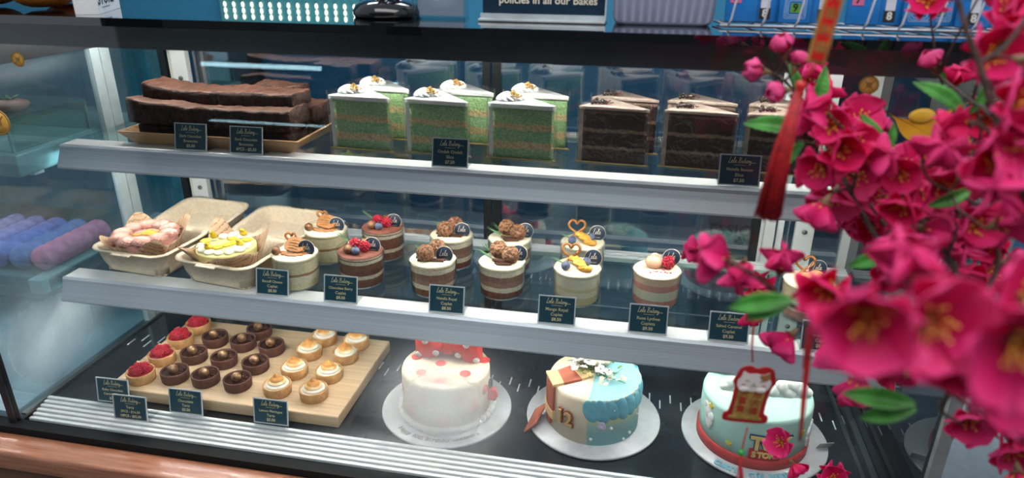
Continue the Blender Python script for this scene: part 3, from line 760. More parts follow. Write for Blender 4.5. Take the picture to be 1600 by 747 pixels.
YEL = M('yellow_buttercream', (0.88, 0.78, 0.33), rough=0.5, var=0.03, sss=0.1)
mb = MB(); mb.lathe([(0.0003, 0), (0.042, 0), (0.0440, 0.003), (0.0465, 0.038), (0.0465, 0.0405), (0.043, 0.0415), (0.0003, 0.0415)], 48); mb.build('cake_body', YEL, t)
DOL = M('dollop_cream', (0.90, 0.88, 0.68), rough=0.5, var=0.02, sss=0.1)
for k in range(14):
    a = 2 * PI * k / 14; mb = MB(); mb.ball((0, 0, 0.002), 0.0085 + 0.0015 * math.sin(k * 5), sq=(1, 1, 0.6), nz=0.1, ns=200, seed=k)
    o = mb.build('cream_dollop', DOL, t); o.location = (0.036 * math.cos(a), 0.036 * math.sin(a), 0.0415)
mb = MB()
for (x, y) in ((0, 0), (-0.008, -0.012), (0.006, 0.01), (0.030, 0.014), (-0.033, -0.004), (-0.004, 0.026)):
    mb.lathe([(0.008, 0), (0.0085, 0.002), (0.005, 0.0035), (0.0004, 0.004)], 16, (x, y, 0.0415 + (0.006 if abs(x) > 0.02 else 0)), wob=0.15, wn=5)
mb.build('yellow_icing_blots', M('yellow_icing', (0.90, 0.66, 0.06), rough=0.45, var=0.1), t)
for x, y in ((-0.030, 0.014), (0.012, 0.034), (-0.012, -0.030), (0.030, -0.008)):
    mb = MB(); mb.ball((0, 0, 0.0045), 0.0055, sq=(1.15, 1, 0.85), seg=14); mb.ball((0.0, -0.002, 0.0095), 0.0038, seg=12)
    o = mb.build('sugar_chick', M('chick_yellow', (0.92, 0.62, 0.02), rough=0.5), t); o.location = (x, y, 0.046)
    e = MB(); e.ball((-0.0018, -0.0052, 0.0108), 0.0009, seg=8, rings=6); e.ball((0.0018, -0.0052, 0.0108), 0.0009, seg=8, rings=6); e.build('chick_eyes', DARKF, o)

# ------------------------------------------------------------------ dessert cups
CUP = glass('clear_cup', (0.965, 0.975, 0.97), ior=1.4, base=0.0)
VAN = (0.90, 0.80, 0.50); CR = (0.93, 0.86, 0.64); BRW = (0.24, 0.105, 0.065); MOU = (0.42, 0.245, 0.18); CAR = (0.42, 0.22, 0.09)
PK = (0.78, 0.33, 0.28)
CL = dict(
 biscoff=layers('biscuit_layers', [(0, VAN), (0.30, CR), (0.52, CAR), (0.60, VAN)], 0.05, warp=0.12, wscale=30, crumb=0.08, bump=0.15),
 berry=layers('choc_berry_layers', [(0, BRW), (0.05, (0.30, 0.13, 0.09)), (0.34, CR), (0.46, (0.22, 0.085, 0.065)), (0.62, BRW), (0.84, CR)], 0.05, warp=0.10, wscale=30, crumb=0.15),
 hazel=layers('hazelnut_layers', [(0, BRW), (0.28, CR), (0.44, MOU), (0.60, (0.33, 0.18, 0.13)), (0.80, CR)], 0.05, warp=0.10, wscale=30, crumb=0.12),
 mango=layers('mango_layers', [(0, (0.74, 0.62, 0.36)), (0.33, CR), (0.50, (0.83, 0.72, 0.42)), (0.62, CR)], 0.05, warp=0.16, wscale=25, crumb=0.05, bump=0.12),
 lychee=layers('lychee_layers', [(0, PK), (0.30, CR), (0.60, PK), (0.80, (0.86, 0.60, 0.42))], 0.05, warp=0.06, wscale=30, crumb=0.05, bump=0.12),
 peach=layers('strawberry_layers', [(0, PK), (0.3, CR), (0.62, (0.85, 0.62, 0.40))], 0.05, warp=0.06, wscale=30, crumb=0.05, bump=0.12))
RASP = M('raspberry_red', (0.56, 0.018, 0.045), rough=0.28, var=0.2, scale=150, sss=0.1, coat=0.2)
BLUE = M('blueberry_skin', (0.045, 0.060, 0.12), rough=0.5, col2=(0.14, 0.17, 0.26), scale=120)
HAZ = M('chopped_hazelnut_chocolate', (0.44, 0.21, 0.10), rough=0.5, col2=(0.13, 0.045, 0.022), scale=260, bump=0.9, bscale=330, thr=(0.42, 0.58))
BALL = M('shiny_chocolate_ball', (0.33, 0.15, 0.07), rough=0.2, metal=0.35, var=0.2, scale=100, coat=0.4)
PRET = M('pretzel_brown', (0.46, 0.19, 0.06), rough=0.35, var=0.15, scale=80, coat=0.2)
BISC = M('caramel_biscuit', (0.48, 0.20, 0.06), rough=0.6, var=0.1, scale=120, bump=0.2)
LEAF = M('rosemary_green', (0.12, 0.24, 0.10), rough=0.6, var=0.2)
def raspberry(mb, c, r, m=0, T=None, seed=0):
    T = (T or Matrix()) @ TR(c); mb.ball((0, 0, 0), r * 0.82, m, T, 12, 8, sq=(1, 1, 1.15))
    n = 46
    for k in range(n):
        z = 1 - 2 * (k + 0.5) / n; a = k * 2.39996; q = math.sqrt(1 - z * z)
        mb.ball((q * math.cos(a) * r * 0.82, q * math.sin(a) * r * 0.82, z * r * 0.95), r * 0.235, m, T, 8, 5)
def pretzel_pts(s):
    P = [(.50, -.85), (.12, -.45), (-.30, -.10), (-.72, .28), (-.80, .68), (-.55, .98), (-.22, .92), (0, .60), (.22, .92), (.55, .98), (.80, .68), (.72, .28), (.30, -.10), (-.12, -.45), (-.50, -.85)]
    Q = []
    for i in range(len(P) - 1):
        p0, p1, p2, p3 = (Vector(P[max(0, min(len(P) - 1, j))]) for j in (i - 1, i, i + 1, i + 2))
        for k in range(4):
            t_ = k / 4; Q.append(0.5 * ((2 * p1) + (p2 - p0) * t_ + (2 * p0 - 5 * p1 + 4 * p2 - p3) * t_ * t_ + (-p0 + 3 * p1 - 3 * p2 + p3) * t_ ** 3))
    n = len(Q); return [Vector((q.x * s, 0.0022 * math.sin(PI * i / (n - 1) * 5), q.y * s)) for i, q in enumerate(Q)]
def cup_base(label, kind, topm, H=0.052):
    t = thing('dessert_cup', label, 'dessert cup', (0, 0, 0), 0, None)
    mb = MB(); r0, r1 = 0.0350, 0.0378
    mb.lathe([(0.0003, 0.0), (r0 - 0.002, 0.0), (r0, 0.002), (r1, H + 0.004), (r1 + 0.0008, H + 0.0045), (r1 + 0.0008, H + 0.0055), (r1 - 0.0004, H + 0.0055)], 48, caps=False); mb.build('clear_cup', CUP, t)
    mb = MB(); mb.lathe([(0.0003, 0.002), (r0 - 0.003, 0.002), (r0 - 0.0014, 0.004), (r1 - 0.0014, H)], 48, caps=False); mb.build('dessert_layers', CL[kind], t)
    mb = MB(); mb.lathe([(r1 - 0.0015, H - 0.004), (r1 - 0.0016, H), (r1 - 0.004, H + 0.0022), (0.02, H + 0.003), (0.0003, H + 0.003)], 48); mb.build('cream_top', topm, t)
    return t
def disc(t, x, y, rz=0.0, dark=0.0, z=0.064):
    T = TR((x, y, z), rx=PI / 2 - 0.12, rz=rz)
    mb = MB(); mb.lathe([(0.0003, -0.0005), (0.0132, -0.0005), (0.0135, 0), (0.0132, 0.0005), (0.0003, 0.0005)], 40, T=T); o = mb.build('round_pick', M('pick_navy', (0.016, 0.032, 0.058), rough=0.35, var=0.04), t)
    mb = MB(); mb.lathe([(0.0128, 0), (0.0136, 0.0), (0.0136, 0.0007), (0.0128, 0.0007)], 40, T=T, caps=False)
    script_mb('Lele', 0.0085, 0.10, T=T @ Matrix.Translation((-0.001, -0.0015, 0.0009)), mb=mb)
    mb.box((-0.004, -0.0075, 0.0006), (0.005, -0.0071, 0.0009), T=T); mb.build('pick_lettering', M('pick_print', (0.70, 0.60, 0.50), rough=0.4), o)
CT = 0.055
CREAMT = M('vanilla_cream', (0.84, 0.77, 0.57), rough=0.5, var=0.02, sss=0.1)
COCOA = M('cocoa_top', (0.24, 0.075, 0.045), rough=0.6, var=0.15, scale=120, bump=0.1)
PINKT = M('pink_cream_top', (0.88, 0.72, 0.55), rough=0.5, var=0.02)
def deco_biscoff(t):
    mb = MB()
    pts = []
    hx, hy = 0.0185, 0.0125
    for k in range(64):
        a = 2 * PI * k / 64; x = hx * (abs(math.cos(a)) ** 0.55) * (1 if math.cos(a) > 0 else -1); y = hy * (abs(math.sin(a)) ** 0.55) * (1 if math.sin(a) > 0 else -1)
        s_ = 1 + 0.045 * math.cos(a * 16); pts.append((x * s_, y * s_))
    T = TR((0.003, 0.002, CT + 0.0105), rx=math.radians(38), rz=-0.25)
    mb.prism(pts, -0.0025, 0.0025, T=T)
    for q in (-0.008, -0.0035, 0.001, 0.006): mb.tube([(-0.012 + abs(q) * 0.4, q, 0.0026), (0, q + 0.0012, 0.0034), (0.012 - abs(q) * 0.4, q, 0.0026)], 0.0007, 6, T=T)
    mb.build('caramel_biscuit', BISC, t)
    mb = MB(); rnd = random.Random(8)
    for k in range(6):
        a = -2.6 + 2.3 * k / 5; mb.ball((0.018 * math.cos(a), 0.016 * math.sin(a), CT + 0.0006), 0.005, sq=(1.4, 0.8, 0.5), seg=12, nz=0.15, ns=100, seed=k)
    mb.build('caramel_drizzle', M('caramel_sauce', (0.52, 0.22, 0.08), rough=0.3, var=0.1, coat=0.3), t)
    MB().tube(pretzel_pts(0.0105), 0.0020, 8, T=TR((-0.012, 0.015, CT + 0.013), rx=-0.35, rz=0.1)).build('pretzel', PRET, t)
    MB().ball((-0.0235, -0.015, CT + 0.0055), 0.0072, seg=20, rings=14).build('chocolate_ball', BALL, t)
    disc(t, 0.0225, -0.003, 0.1)
def deco_berry(t):
    for k, (x, y, z) in enumerate(((0.010, -0.006, 0.0085), (-0.010, 0.003, 0.0085))):
        mb = MB(); raspberry(mb, (0, 0, 0), 0.0088, T=TR((x, y, CT + z), 0.3, 0.2 + k, 0)); mb.build('raspberry', RASP, t)
    MB().ball((0.000, -0.019, CT + 0.0055), 0.0068, seg=16).ball((0.000, -0.019, CT + 0.0118), 0.0022, seg=10, rings=6).build('blueberry', BLUE, t)
    for x, y in ((-0.013, -0.017), (0.002, 0.013)): MB().ball((x, y, CT + 0.0065), 0.0078, seg=20, rings=14).build('chocolate_ball', BALL, t)
    sprig(t, (-0.018, 0.004, CT + 0.008), 2.8)
    disc(t, 0.0205, 0.0, 0.1)
def sprig(t, p, rz, n=7, L=0.016):
    L *= 1.35
    mb = MB(); T = TR(p, 0, -0.35, rz); mb.tube([(0, 0, 0), (L * 0.5, 0, 0.001), (L, 0, 0.0005)], 0.0006, 5, T=T)
    for k in range(n):
        x = L * (0.15 + 0.85 * k / n)
        for s_ in (1, -1): mb.tube([(x, 0, 0), (x + 0.004, s_ * 0.0016, 0.0012), (x + 0.010, s_ * 0.0026, 0.002)], [0.0004, 0.0006, 0.0002], 5, T=T)
    mb.build('rosemary_sprig', LEAF, t)
def deco_hazel(t, shift=0.0, choc=True):
    for k, (x, y, z, r) in enumerate(((-0.008 + shift, -0.011, 0.0110, 0.0136), (0.004 + shift, 0.012, 0.0115, 0.0132))):
        MB().ball((x, y, CT + z), r, seg=28, rings=20, nz=0.16, ns=420, seed=k).build('hazelnut_ball', HAZ, t)
    mb = MB(); rnd = random.Random(4)
    for k in range(8): mb.ball((rnd.uniform(-.026, .024), rnd.uniform(-.022, .012), CT + 0.0015), 0.0022, seg=8, rings=6)
    mb.box((-0.003, -0.012, 0), (0.018, -0.007, 0.003), T=TR((0.003, -0.003, CT), 0, 0, 0.25), bev=0.001); mb.box((-0.002, -0.02, 0), (0.020, -0.014, 0.003), T=TR((0.0, 0.002, CT), 0, 0, 0.1), bev=0.001)
    mb.build('chocolate_bits', CHOC, t)
    sprig(t, (-0.014, -0.002, CT + 0.006), 2.6 if choc else 1.8, 5, 0.013)
    disc(t, 0.0205, -0.006, 0.1)
def deco_hazel2(t):
    for k, (x, y, z, r) in enumerate(((-0.007, 0.010, 0.0120, 0.0136), (0.015, -0.006, 0.0115, 0.0134), (-0.013, -0.001, 0.0100, 0.0110))[:2]):
        MB().ball((x, y, CT + z), r, seg=28, rings=20, nz=0.16, ns=420, seed=k + 5).build('hazelnut_ball', HAZ, t)
    mb = MB()
    for k in range(4): mb.box((-0.012, -0.0025, 0), (0.012, 0.0025, 0.003), T=TR((-0.002 + 0.003 * k, -0.008 - 0.004 * k, CT + 0.001 * (k % 2)), 0, 0, -0.15 + 0.12 * k), bev=0.001)
    mb.build('chocolate_pieces', CHOC, t)
    sprig(t, (-0.010, -0.012, CT + 0.004), 2.9, 7, 0.018); sprig(t, (-0.018, 0.010, CT + 0.004), 2.5, 5, 0.012)
    disc(t, 0.0255, 0.004, 0.1, z=0.066)
def deco_mango(t, dz=0):
    MB().tube(pretzel_pts(0.0165), 0.0021, 8, T=TR((-0.011, 0.006, CT + 0.0155), rx=-0.15, rz=0.1)).build('pretzel', PRET, t)
    mb = MB(); rnd = random.Random(6)
    for k in range(20):
        u = k / 19; mb.ball((-0.006 + 0.02 * u + rnd.uniform(-.004, .004), 0.004 - 0.020 * u + rnd.uniform(-.006, .006), CT + 0.002 + rnd.uniform(0, .003) + 0.006 * (1 - u)), rnd.uniform(0.004, 0.0065), sq=(1.1, 1, 0.7), seg=10, rings=7, nz=0.2, ns=200, seed=k)
    mb.build('mango_compote', M('mango_orange', (0.86, 0.42, 0.06), rough=0.3, var=0.12, scale=90, coat=0.3, bump=0.2), t)
    for x, y in ((-0.016, -0.017), (0.013, 0.003)):
        MB().ball((x, y, CT + 0.0062), 0.0068, seg=16).lathe([(0.0026, 0.0058), (0.0026, 0.0068), (0.0014, 0.0064), (0.0003, 0.006)], 10, (x, y, CT + 0.0062)).build('blueberry', BLUE, t)
    sprig(t, (-0.020, -0.004, CT + 0.003), 3.1, 3, 0.012)
    disc(t, 0.0225, 0.010, 0.1, z=0.066)
def deco_lychee(t):
    MB().ball((-0.006, 0.004, CT + 0.0075), 0.0118, sq=(1.1, 1, 0.9), seg=24, rings=16, nz=0.08, ns=90).ball((-0.004, 0.010, CT + 0.0125), 0.009, sq=(1, 0.5, 0.9), nz=0.1, ns=90).build('peeled_lychee', M('lychee_flesh', (0.82, 0.52, 0.34), rough=0.25, var=0.08, sss=0.2, coat=0.3), t)
    mb = MB(); raspberry(mb, (0, 0, 0), 0.0098, T=TR((0.0155, 0.001, CT + 0.010), 0.1, 0.15, 0)); mb.build('raspberry', RASP, t)
    rnd = random.Random(5); mb = MB()
    for k in range(14): mb.box((-0.0014, -0.0009, 0), (0.0014, 0.0009, 0.0006), T=TR((0.001 + rnd.gauss(0, .009), -0.014 + rnd.gauss(0, .004), CT + 0.0005), 0, 0, rnd.uniform(0, 3)))
    mb.build('dried_petals', M('dried_petal', (0.45, 0.04, 0.08), rough=0.6), t)
    disc(t, 0.020, 0.017, 0.1, z=0.067)
def deco_peach(t):
    MB().tube(pretzel_pts(0.0165), 0.0021, 8, T=TR((-0.007, 0.012, CT + 0.014), rx=-0.15, rz=0.1)).build('pretzel', PRET, t)
    MB().ball((-0.008, -0.006, CT + 0.004), 0.0125, sq=(1, 0.8, 0.7), nz=0.1, ns=80).ball((0.008, -0.002, CT + 0.006), 0.012, sq=(1, 0.8, 0.8), nz=0.1, ns=80).build('peach_slices', M('peach_flesh', (0.85, 0.26, 0.13), rough=0.35, var=0.15, scale=60), t)
    disc(t, 0.012, 0.014, 0.1, z=0.067)
CUPS = [
 (450, 457, 'biscoff', CREAMT, deco_biscoff, 'cream dessert cup with caramel biscuit and small pretzels, front one left of the raspberry cups'),
 (500, 415, 'biscoff', CREAMT, deco_biscoff, 'cream dessert cup with caramel biscuit and pretzels, behind the front biscuit cup'),
 (554, 453, 'berry', COCOA, deco_berry, 'chocolate dessert cup with two raspberries and a blueberry in front'),
 (590, 410, 'berry', COCOA, deco_berry, 'chocolate dessert cup with raspberry and rosemary, behind the front raspberry cup'),
 (668, 467, 'hazel', CREAMT, deco_hazel, 'striped dessert cup with nutty chocolate balls, front one next to the raspberry cups'),
 (698, 424, 'hazel', CREAMT, deco_hazel, 'striped dessert cup with nutty chocolate balls, left one in the back row'),
 (777, 471, 'hazel', CREAMT, deco_hazel2, 'striped dessert cup with nutty balls, rosemary and chocolate pieces, front right of its kind'),
 (790, 430, 'hazel', CREAMT, deco_hazel2, 'striped dessert cup with nutty balls, behind the front one with rosemary'),
 (896, 482, 'mango', CREAMT, deco_mango, 'pale dessert cup with mango, pretzel and two blueberries, front one'),
 (905, 437, 'mango', CREAMT, deco_mango, 'pale dessert cup with mango and pretzel, the one behind in the back row'),
 (1022, 486, 'lychee', PINKT, deco_lychee, 'pink and white dessert cup topped with peeled lychee and a raspberry'),
 (1262, 506, 'peach', CREAMT, deco_peach, 'dessert cup with pretzel and orange fruit, half hidden behind the blossoms'),
]
proto = {}
for px, py, k, tm, fn, lb in CUPS:
    p = onz(px, py, LS); x, y = p.x, p.y + 0.035
    key = fn.__name__
    if key in proto: o = dup(proto[key], label=lb)
    else: o = cup_base(lb, k, tm); fn(o); proto[key] = o
    put(o, x, y, LS, 0)
bk = cup_base('x', 'biscoff', CREAMT) if False else None

# ------------------------------------------------------------------ tart board and tarts
TBW = wood('board_wood', (0.72, 0.53, 0.33), (0.58, 0.40, 0.235), scale=9, stretch=(1.2, 26, 26), rough=0.45)
bd = MB(); bd.box((-0.198, -0.113, 0), (0.198, 0.113, 0.020), bev=0.0022); o = bd.build('wooden_board', TBW); o.location = (-0.617, 0.915, DK)
tag(o, 'pale thick wooden board carrying rows of small tarts on the case floor', 'serving board')
TZ = DK + 0.0202
TSH = M('tart_shell', (0.66, 0.37, 0.15), rough=0.65, var=0.1, scale=100, bump=0.25, bscale=300)
CSH = M('chocolate_tart_shell', (0.115, 0.045, 0.032), rough=0.6, var=0.15, scale=120, bump=0.25, bscale=300)
GAN = M('ganache', (0.050, 0.018, 0.012), rough=0.22, var=0.2, coat=0.3)
def tart(name, label, shell, grp):
    t = thing(name, label, 'tart', (0, 0, 0), 0, grp)
    mb = MB(); mb.lathe([(0.0003, 0.0), (0.0205, 0.0), (0.0212, 0.001), (0.0220, 0.0165), (0.0216, 0.0172), (0.0198, 0.0172), (0.0194, 0.0165), (0.0192, 0.010), (0.0003, 0.010)], 40, caps=False); mb.build('tart_shell', shell, t)
    return t
rt = tart('raspberry_tart', 'raspberry tart nearest the front left corner of the board', TSH, 'raspberry tarts in the left row')
mb = MB(); mb.lathe([(0.0192, 0.013), (0.015, 0.0155), (0.0003, 0.0165)], 24, caps=False); mb.build('jam_filling', M('berry_jam', (0.35, 0.02, 0.04), rough=0.2), rt)
for k in range(6):
    a = k * 1.2566; p = (0.0095 * math.cos(a), 0.0095 * math.sin(a), 0.0205) if k < 5 else (0, 0, 0.0245)
    mb = MB(); raspberry(mb, (0, 0, 0), 0.0070, T=TR(p, 0.3 * k, 0.2, 0)); mb.build('raspberry', RASP, rt)
MB().box((-0.0022, -0.0015, 0), (0.0022, 0.0015, 0.0006), T=TR((0, 0, 0.0335), 0.4, 0.3, 0.5)).build('gold_leaf', M('gold_leaf', (0.9, 0.75, 0.45), rough=0.3, metal=0.5), rt)
for i, (px, py) in enumerate(((220, 583), (253, 555), (282, 528), (310, 507))):
    lb = ['', 'raspberry tart second from the front in the left row of the board', 'raspberry tart third from the front in the left row of the board', 'raspberry tart farthest back in the left row, below the shelf rail'][i]
    o = rt if i == 0 else dup(rt, label=lb)
    p = onz(px, py, TZ + 0.012); put(o, p.x, p.y, TZ, i * 1.3)
ct = tart('chocolate_tart', 'x', CSH, 'chocolate tarts on the board')
mb = MB(); mb.lathe([(0.0193, 0.0145), (0.012, 0.0143), (0.0003, 0.0146)], 32, caps=False); mb.build('ganache_filling', GAN, ct)
MB().ball((-0.001, -0.001, 0.0195), 0.0082, seg=24, rings=16).build('golden_chocolate_ball', M('gold_dusted_ball', (0.48, 0.28, 0.14), rough=0.25, metal=0.5, col2=(0.14, 0.06, 0.035), scale=140, coat=0.3), ct)
mb = MB(); rnd = random.Random(9)
for k in range(7): mb.ball((0.004 + rnd.uniform(0, .011), rnd.uniform(-.004, .011), 0.0152), rnd.uniform(.0012, .0022), seg=8, rings=6, nz=0.3, ns=500, seed=k)
mb.build('nut_crumbs', CHOC, ct)
ROWN = ['front', 'second', 'third']; COLN = ['left', 'middle', 'right']
CTP = [(273, 580), (321, 585), (371, 592), (303, 550), (350, 557), (399, 565), (336, 525), (380, 531), (424, 538)]
for i, (px, py) in enumerate(CTP):
    lb = 'dark chocolate tart with golden ball, %s row from the board front, %s one of three' % (ROWN[i // 3], COLN[i % 3])
    o = ct if i == 0 else dup(ct, label=lb)
    o['label'] = lb; p = onz(px, py + 2, TZ + 0.012); put(o, p.x, p.y, TZ, 0.35 * (i % 3))
p = onz(405, 515, TZ + 0.012); o = dup(ct, label='dark chocolate tart standing alone at the back, right below the shelf rail'); put(o, p.x, p.y, TZ, 0.4)
lt = tart('meringue_tart', 'x', TSH, 'toasted meringue tarts on the board')
def torch():
    m = M('toasted_meringue', (0.90, 0.83, 0.70), rough=0.5, sss=0.1); N, L = nt(m); b = N['Principled BSDF']
    tc = N.new('ShaderNodeTexCoord'); sp = N.new('ShaderNodeSeparateXYZ'); L.new(tc.outputs['Object'], sp.inputs[0])
    nz = N.new('ShaderNodeTexNoise'); nz.inputs['Scale'].default_value = 120; L.new(tc.outputs['Object'], nz.inputs[0])
    a = N.new('ShaderNodeMath'); a.operation = 'MULTIPLY_ADD'; a.inputs[1].default_value = 0.012; L.new(nz.outputs[0], a.inputs[0]); L.new(sp.outputs[2], a.inputs[2])
    r = N.new('ShaderNodeMapRange'); r.inputs[1].default_value = 0.0255; r.inputs[2].default_value = 0.034; L.new(a.outputs[0], r.inputs[0])
    c = N.new('ShaderNodeValToRGB'); c.color_ramp.elements[0].color = (0.90, 0.84, 0.72, 1); c.color_ramp.elements[1].color = (0.62, 0.27, 0.06, 1)
    e = c.color_ramp.elements.new(0.45); e.color = (0.85, 0.55, 0.22, 1)
    L.new(r.outputs[0], c.inputs[0]); L.new(c.outputs[0], b.inputs['Base Color']); return m
mb = MB(); rings = []
for k in range(61):
    u = k / 60; turns = 3.6; z = 0.0145 + 0.0165 * u
    ring = []
    for q in range(40):
        a = 2 * PI * q / 40; ph = (u * turns + a / (2 * PI)) % 1.0
        env = 0.0196 * (1 - u) ** 0.58 + 0.0004; rr = env * (0.87 + 0.13 * math.sin(PI * ph))
        ring.append((rr * math.cos(a), rr * math.sin(a), z + (0.004 * max(0, u - 0.93) / 0.07)))
    rings.append(ring)
mb.loft(rings); mb.build('meringue', torch(), lt)
LTP = [(433, 600), (490, 607), (460, 572), (514, 578), (483, 543), (540, 549), (507, 522), (557, 528)]
LR = ['front', 'second', 'third', 'rearmost']
for i, (px, py) in enumerate(LTP):
    lb = 'lemon meringue tart with toasted swirl, %s row from the board front, %s one of two' % (LR[i // 2], COLN[(i % 2) * 2])
    o = lt if i == 0 else dup(lt, label=lb)
    o['label'] = lb; p = onz(px, py + 3, TZ + 0.012); put(o, p.x, p.y, TZ, 0.9 * i)

# ------------------------------------------------------------------ celebration cakes on the case floor
CBOARD = M('silver_cake_board', (0.66, 0.68, 0.70), rough=0.35, metal=0.15, var=0.04, scale=90)
def cake_board(x, y, r, label):
    o = MB().lathe([(0.0003, 0), (r - 0.001, 0), (r, 0.001), (r, 0.0035), (r - 0.001, 0.0045), (0.0003, 0.0045)], 80).build('cake_board', CBOARD)
    o.location = (x, y, DK); return tag(o, label, 'cake board')
def arc_letters(parent, name, txt, r, a0, a1, size, z, mat, bold=0.0, depth=0.0004, face='up', squash=1.0):
    mb = MB(); n = len(txt)
    for i, ch in enumerate(txt):
        if ch == ' ': continue
        a = math.radians(a0 + (a1 - a0) * (i + 0.5) / n)
        if face == 'up': T = TR((r * math.cos(a), r * math.sin(a), z), 0, 0, a + PI / 2)
        else: T = TR((r * math.cos(a), r * math.sin(a), z), PI / 2, 0, a + PI / 2)
        text_mb(ch, size, depth, T, bold=bold, mb=mb)
    return mb.build(name, mat, parent)
CH = 0.076; CB = DK + 0.0047
# polka dot cake
cake_board(-0.272, 0.886, 0.102, 'round silver board under the cake with the red bow')
IV = M('ivory_fondant', (0.86, 0.73, 0.54), rough=0.45, var=0.015, sss=0.15)
RED = M('red_fondant', (0.68, 0.035, 0.030), rough=0.45, var=0.05, sss=0.05)
PKD = M('pink_dot', (0.75, 0.22, 0.17), rough=0.5, var=0.03)
t = thing('bow_cake', 'ivory birthday cake with red dots and a big red polka dot bow', 'cake', (-0.272, 0.886, CB))
cr_ = 0.0680
def cake_prof(r, h): return [(0.0003, 0), (r, 0), (r + 0.0003, h * 0.5), (r, h - 0.006), (r - 0.0012, h - 0.002), (r - 0.005, h), (0.0003, h)]
MB().lathe(cake_prof(cr_, CH), 96, caps=False).build('cake_body', IV, t)
def side_dot(mb, r, a, z, s, m=0, th=0.0008):
    a = math.radians(a); rings = []
    for q, k in ((1.0, 0), (0.97, th), (0.02, th)):
        ring = []
        for j in range(24):
            b = 2 * PI * j / 24; aa = a + s * q * math.cos(b) / r; ring.append(((r + k) * math.cos(aa), (r + k) * math.sin(aa), z + s * q * math.sin(b)))
        rings.append(ring)
    mb.loft(rings, m)
for a, z, s in ((-152, 0.048, .0085), (-128, 0.022, .008), (-104, 0.052, .008), (-78, 0.020, .009), (-60, 0.056, .008), (-38, 0.030, .0085), (-15, 0.050, .008), (5, 0.025, .008), (-172, 0.02, .008), (170, 0.055, .008)):
    mb = MB(); side_dot(mb, cr_ + 0.0002, a, z, s); mb.build('fondant_dot', PKD, t)
for x, y, s in ((-0.050, 0.010, .0085), (-0.030, -0.030, .008), (0.004, -0.045, .008), (0.036, -0.020, .0085), (0.056, 0.022, .009), (-0.008, 0.000, .008), (-0.02, 0.052, .008), (0.03, 0.05, .008)):
    MB().lathe([(s, 0), (s, 0.0006), (s - 0.0005, 0.0009), (0.0003, 0.0009)], 24, (x, y, CH)).build('fondant_dot', RED if y > -0.025 else PKD, t)
for k in range(44):
    a = 2 * PI * k / 44
    if k == 0:
        mb = MB(); mb.ball((0, 0, 0.0048), 0.0058, seg=12, rings=8); p0_ = mb.build('cream_pearl', M('white_cream', (0.86, 0.85, 0.80), rough=0.45, sss=0.1), t); o = p0_
    else: o = p0_.copy(); COL.objects.link(o); o.parent = t
    o.location = ((cr_ + 0.004) * math.cos(a), (cr_ + 0.004) * math.sin(a), 0.0)
# bow: two puffed loops, knot
WDOT = M('white_dot', (0.90, 0.88, 0.85), rough=0.5)
def bow_loop(sgn):
    mb = MB(); rings = []
    for i in range(15):
        u = i / 14; x = sgn * (0.004 + 0.046 * u); hh = 0.012 + 0.024 * math.sin(u * PI * 0.62) - (0.006 if i == 14 else 0); dd = 0.006 + 0.013 * math.sin(u * PI * 0.8 + 0.15)
        ring = []
        for k in range(28):
            a = 2 * PI * k / 28; ring.append((x + sgn * 0.003 * abs(math.sin(a)), dd * math.cos(a) * (1 + 0.08 * math.sin(3 * a)), 0.030 + hh * math.sin(a) * (0.93 + 0.05 * math.cos(a * 4))))
        rings.append(ring)
    mb.loft(rings); return mb
bowT = (0.0, 0.020, CH - 0.004)
for sgn in (-1, 1):
    o = bow_loop(sgn).build('bow_loop', RED, t); o.location = bowT
    mb = MB()
    for u, v in ((0.30, -0.5), (0.62, 0.30), (0.92, -0.55), (0.40, 0.55), (0.85, 0.75), (0.62, -0.85)):
        hh = 0.012 + 0.024 * math.sin(u * PI * 0.62); dd = 0.006 + 0.013 * math.sin(u * PI * 0.8 + 0.15); a = -PI / 2 - math.acos(max(-1, min(1, v))) + PI / 2
        y = -dd * math.sqrt(max(0, 1 - v * v)) * 1.02; nrm = Vector((0, -math.sqrt(max(0.02, 1 - v * v)) / dd, v / hh)).normalized()
        q = Vector((0, 0, 1)).rotation_difference(nrm).to_matrix().to_4x4()
        mb.lathe([(0.0052, -0.002), (0.0052, 0.0006), (0.0003, 0.0009)], 18, T=Matrix.Translation((sgn * (0.004 + 0.046 * u), y, 0.030 + hh * v)) @ q)
    d_ = mb.build('white_dots', WDOT, o)
o = MB().box((-0.011, -0.011, 0.013), (0.011, 0.009, 0.047), bev=0.006).build('bow_knot', RED, t); o.location = bowT
mb = MB()
for k in range(6):
    a = k * 1.047; mb.ball((0.004 * math.cos(a), 0, 0.007 * math.sin(a)), 0.0055, sq=(1, 0.8, 1.2), seg=10, rings=8, nz=0.2, ns=150, seed=k)
o = mb.build('red_sugar_flower', RED, t); o.location = (0.074, -0.004, 0.034)
o = MB().ball((0, 0, 0), 0.006, sq=(0.5, 1.2, 1.5), nz=0.3, ns=150).build('dark_ribbon', DARKF, t); o.location = (0.0705, 0.0, 0.050)
arc_letters(t, 'board_writing', 'Happy 10th Birthday Leeuandra', 0.087, -128, -42, 0.0105, -0.0002, M('grey_icing', (0.33, 0.31, 0.30), rough=0.6), bold=0.0003, depth=0.0006)

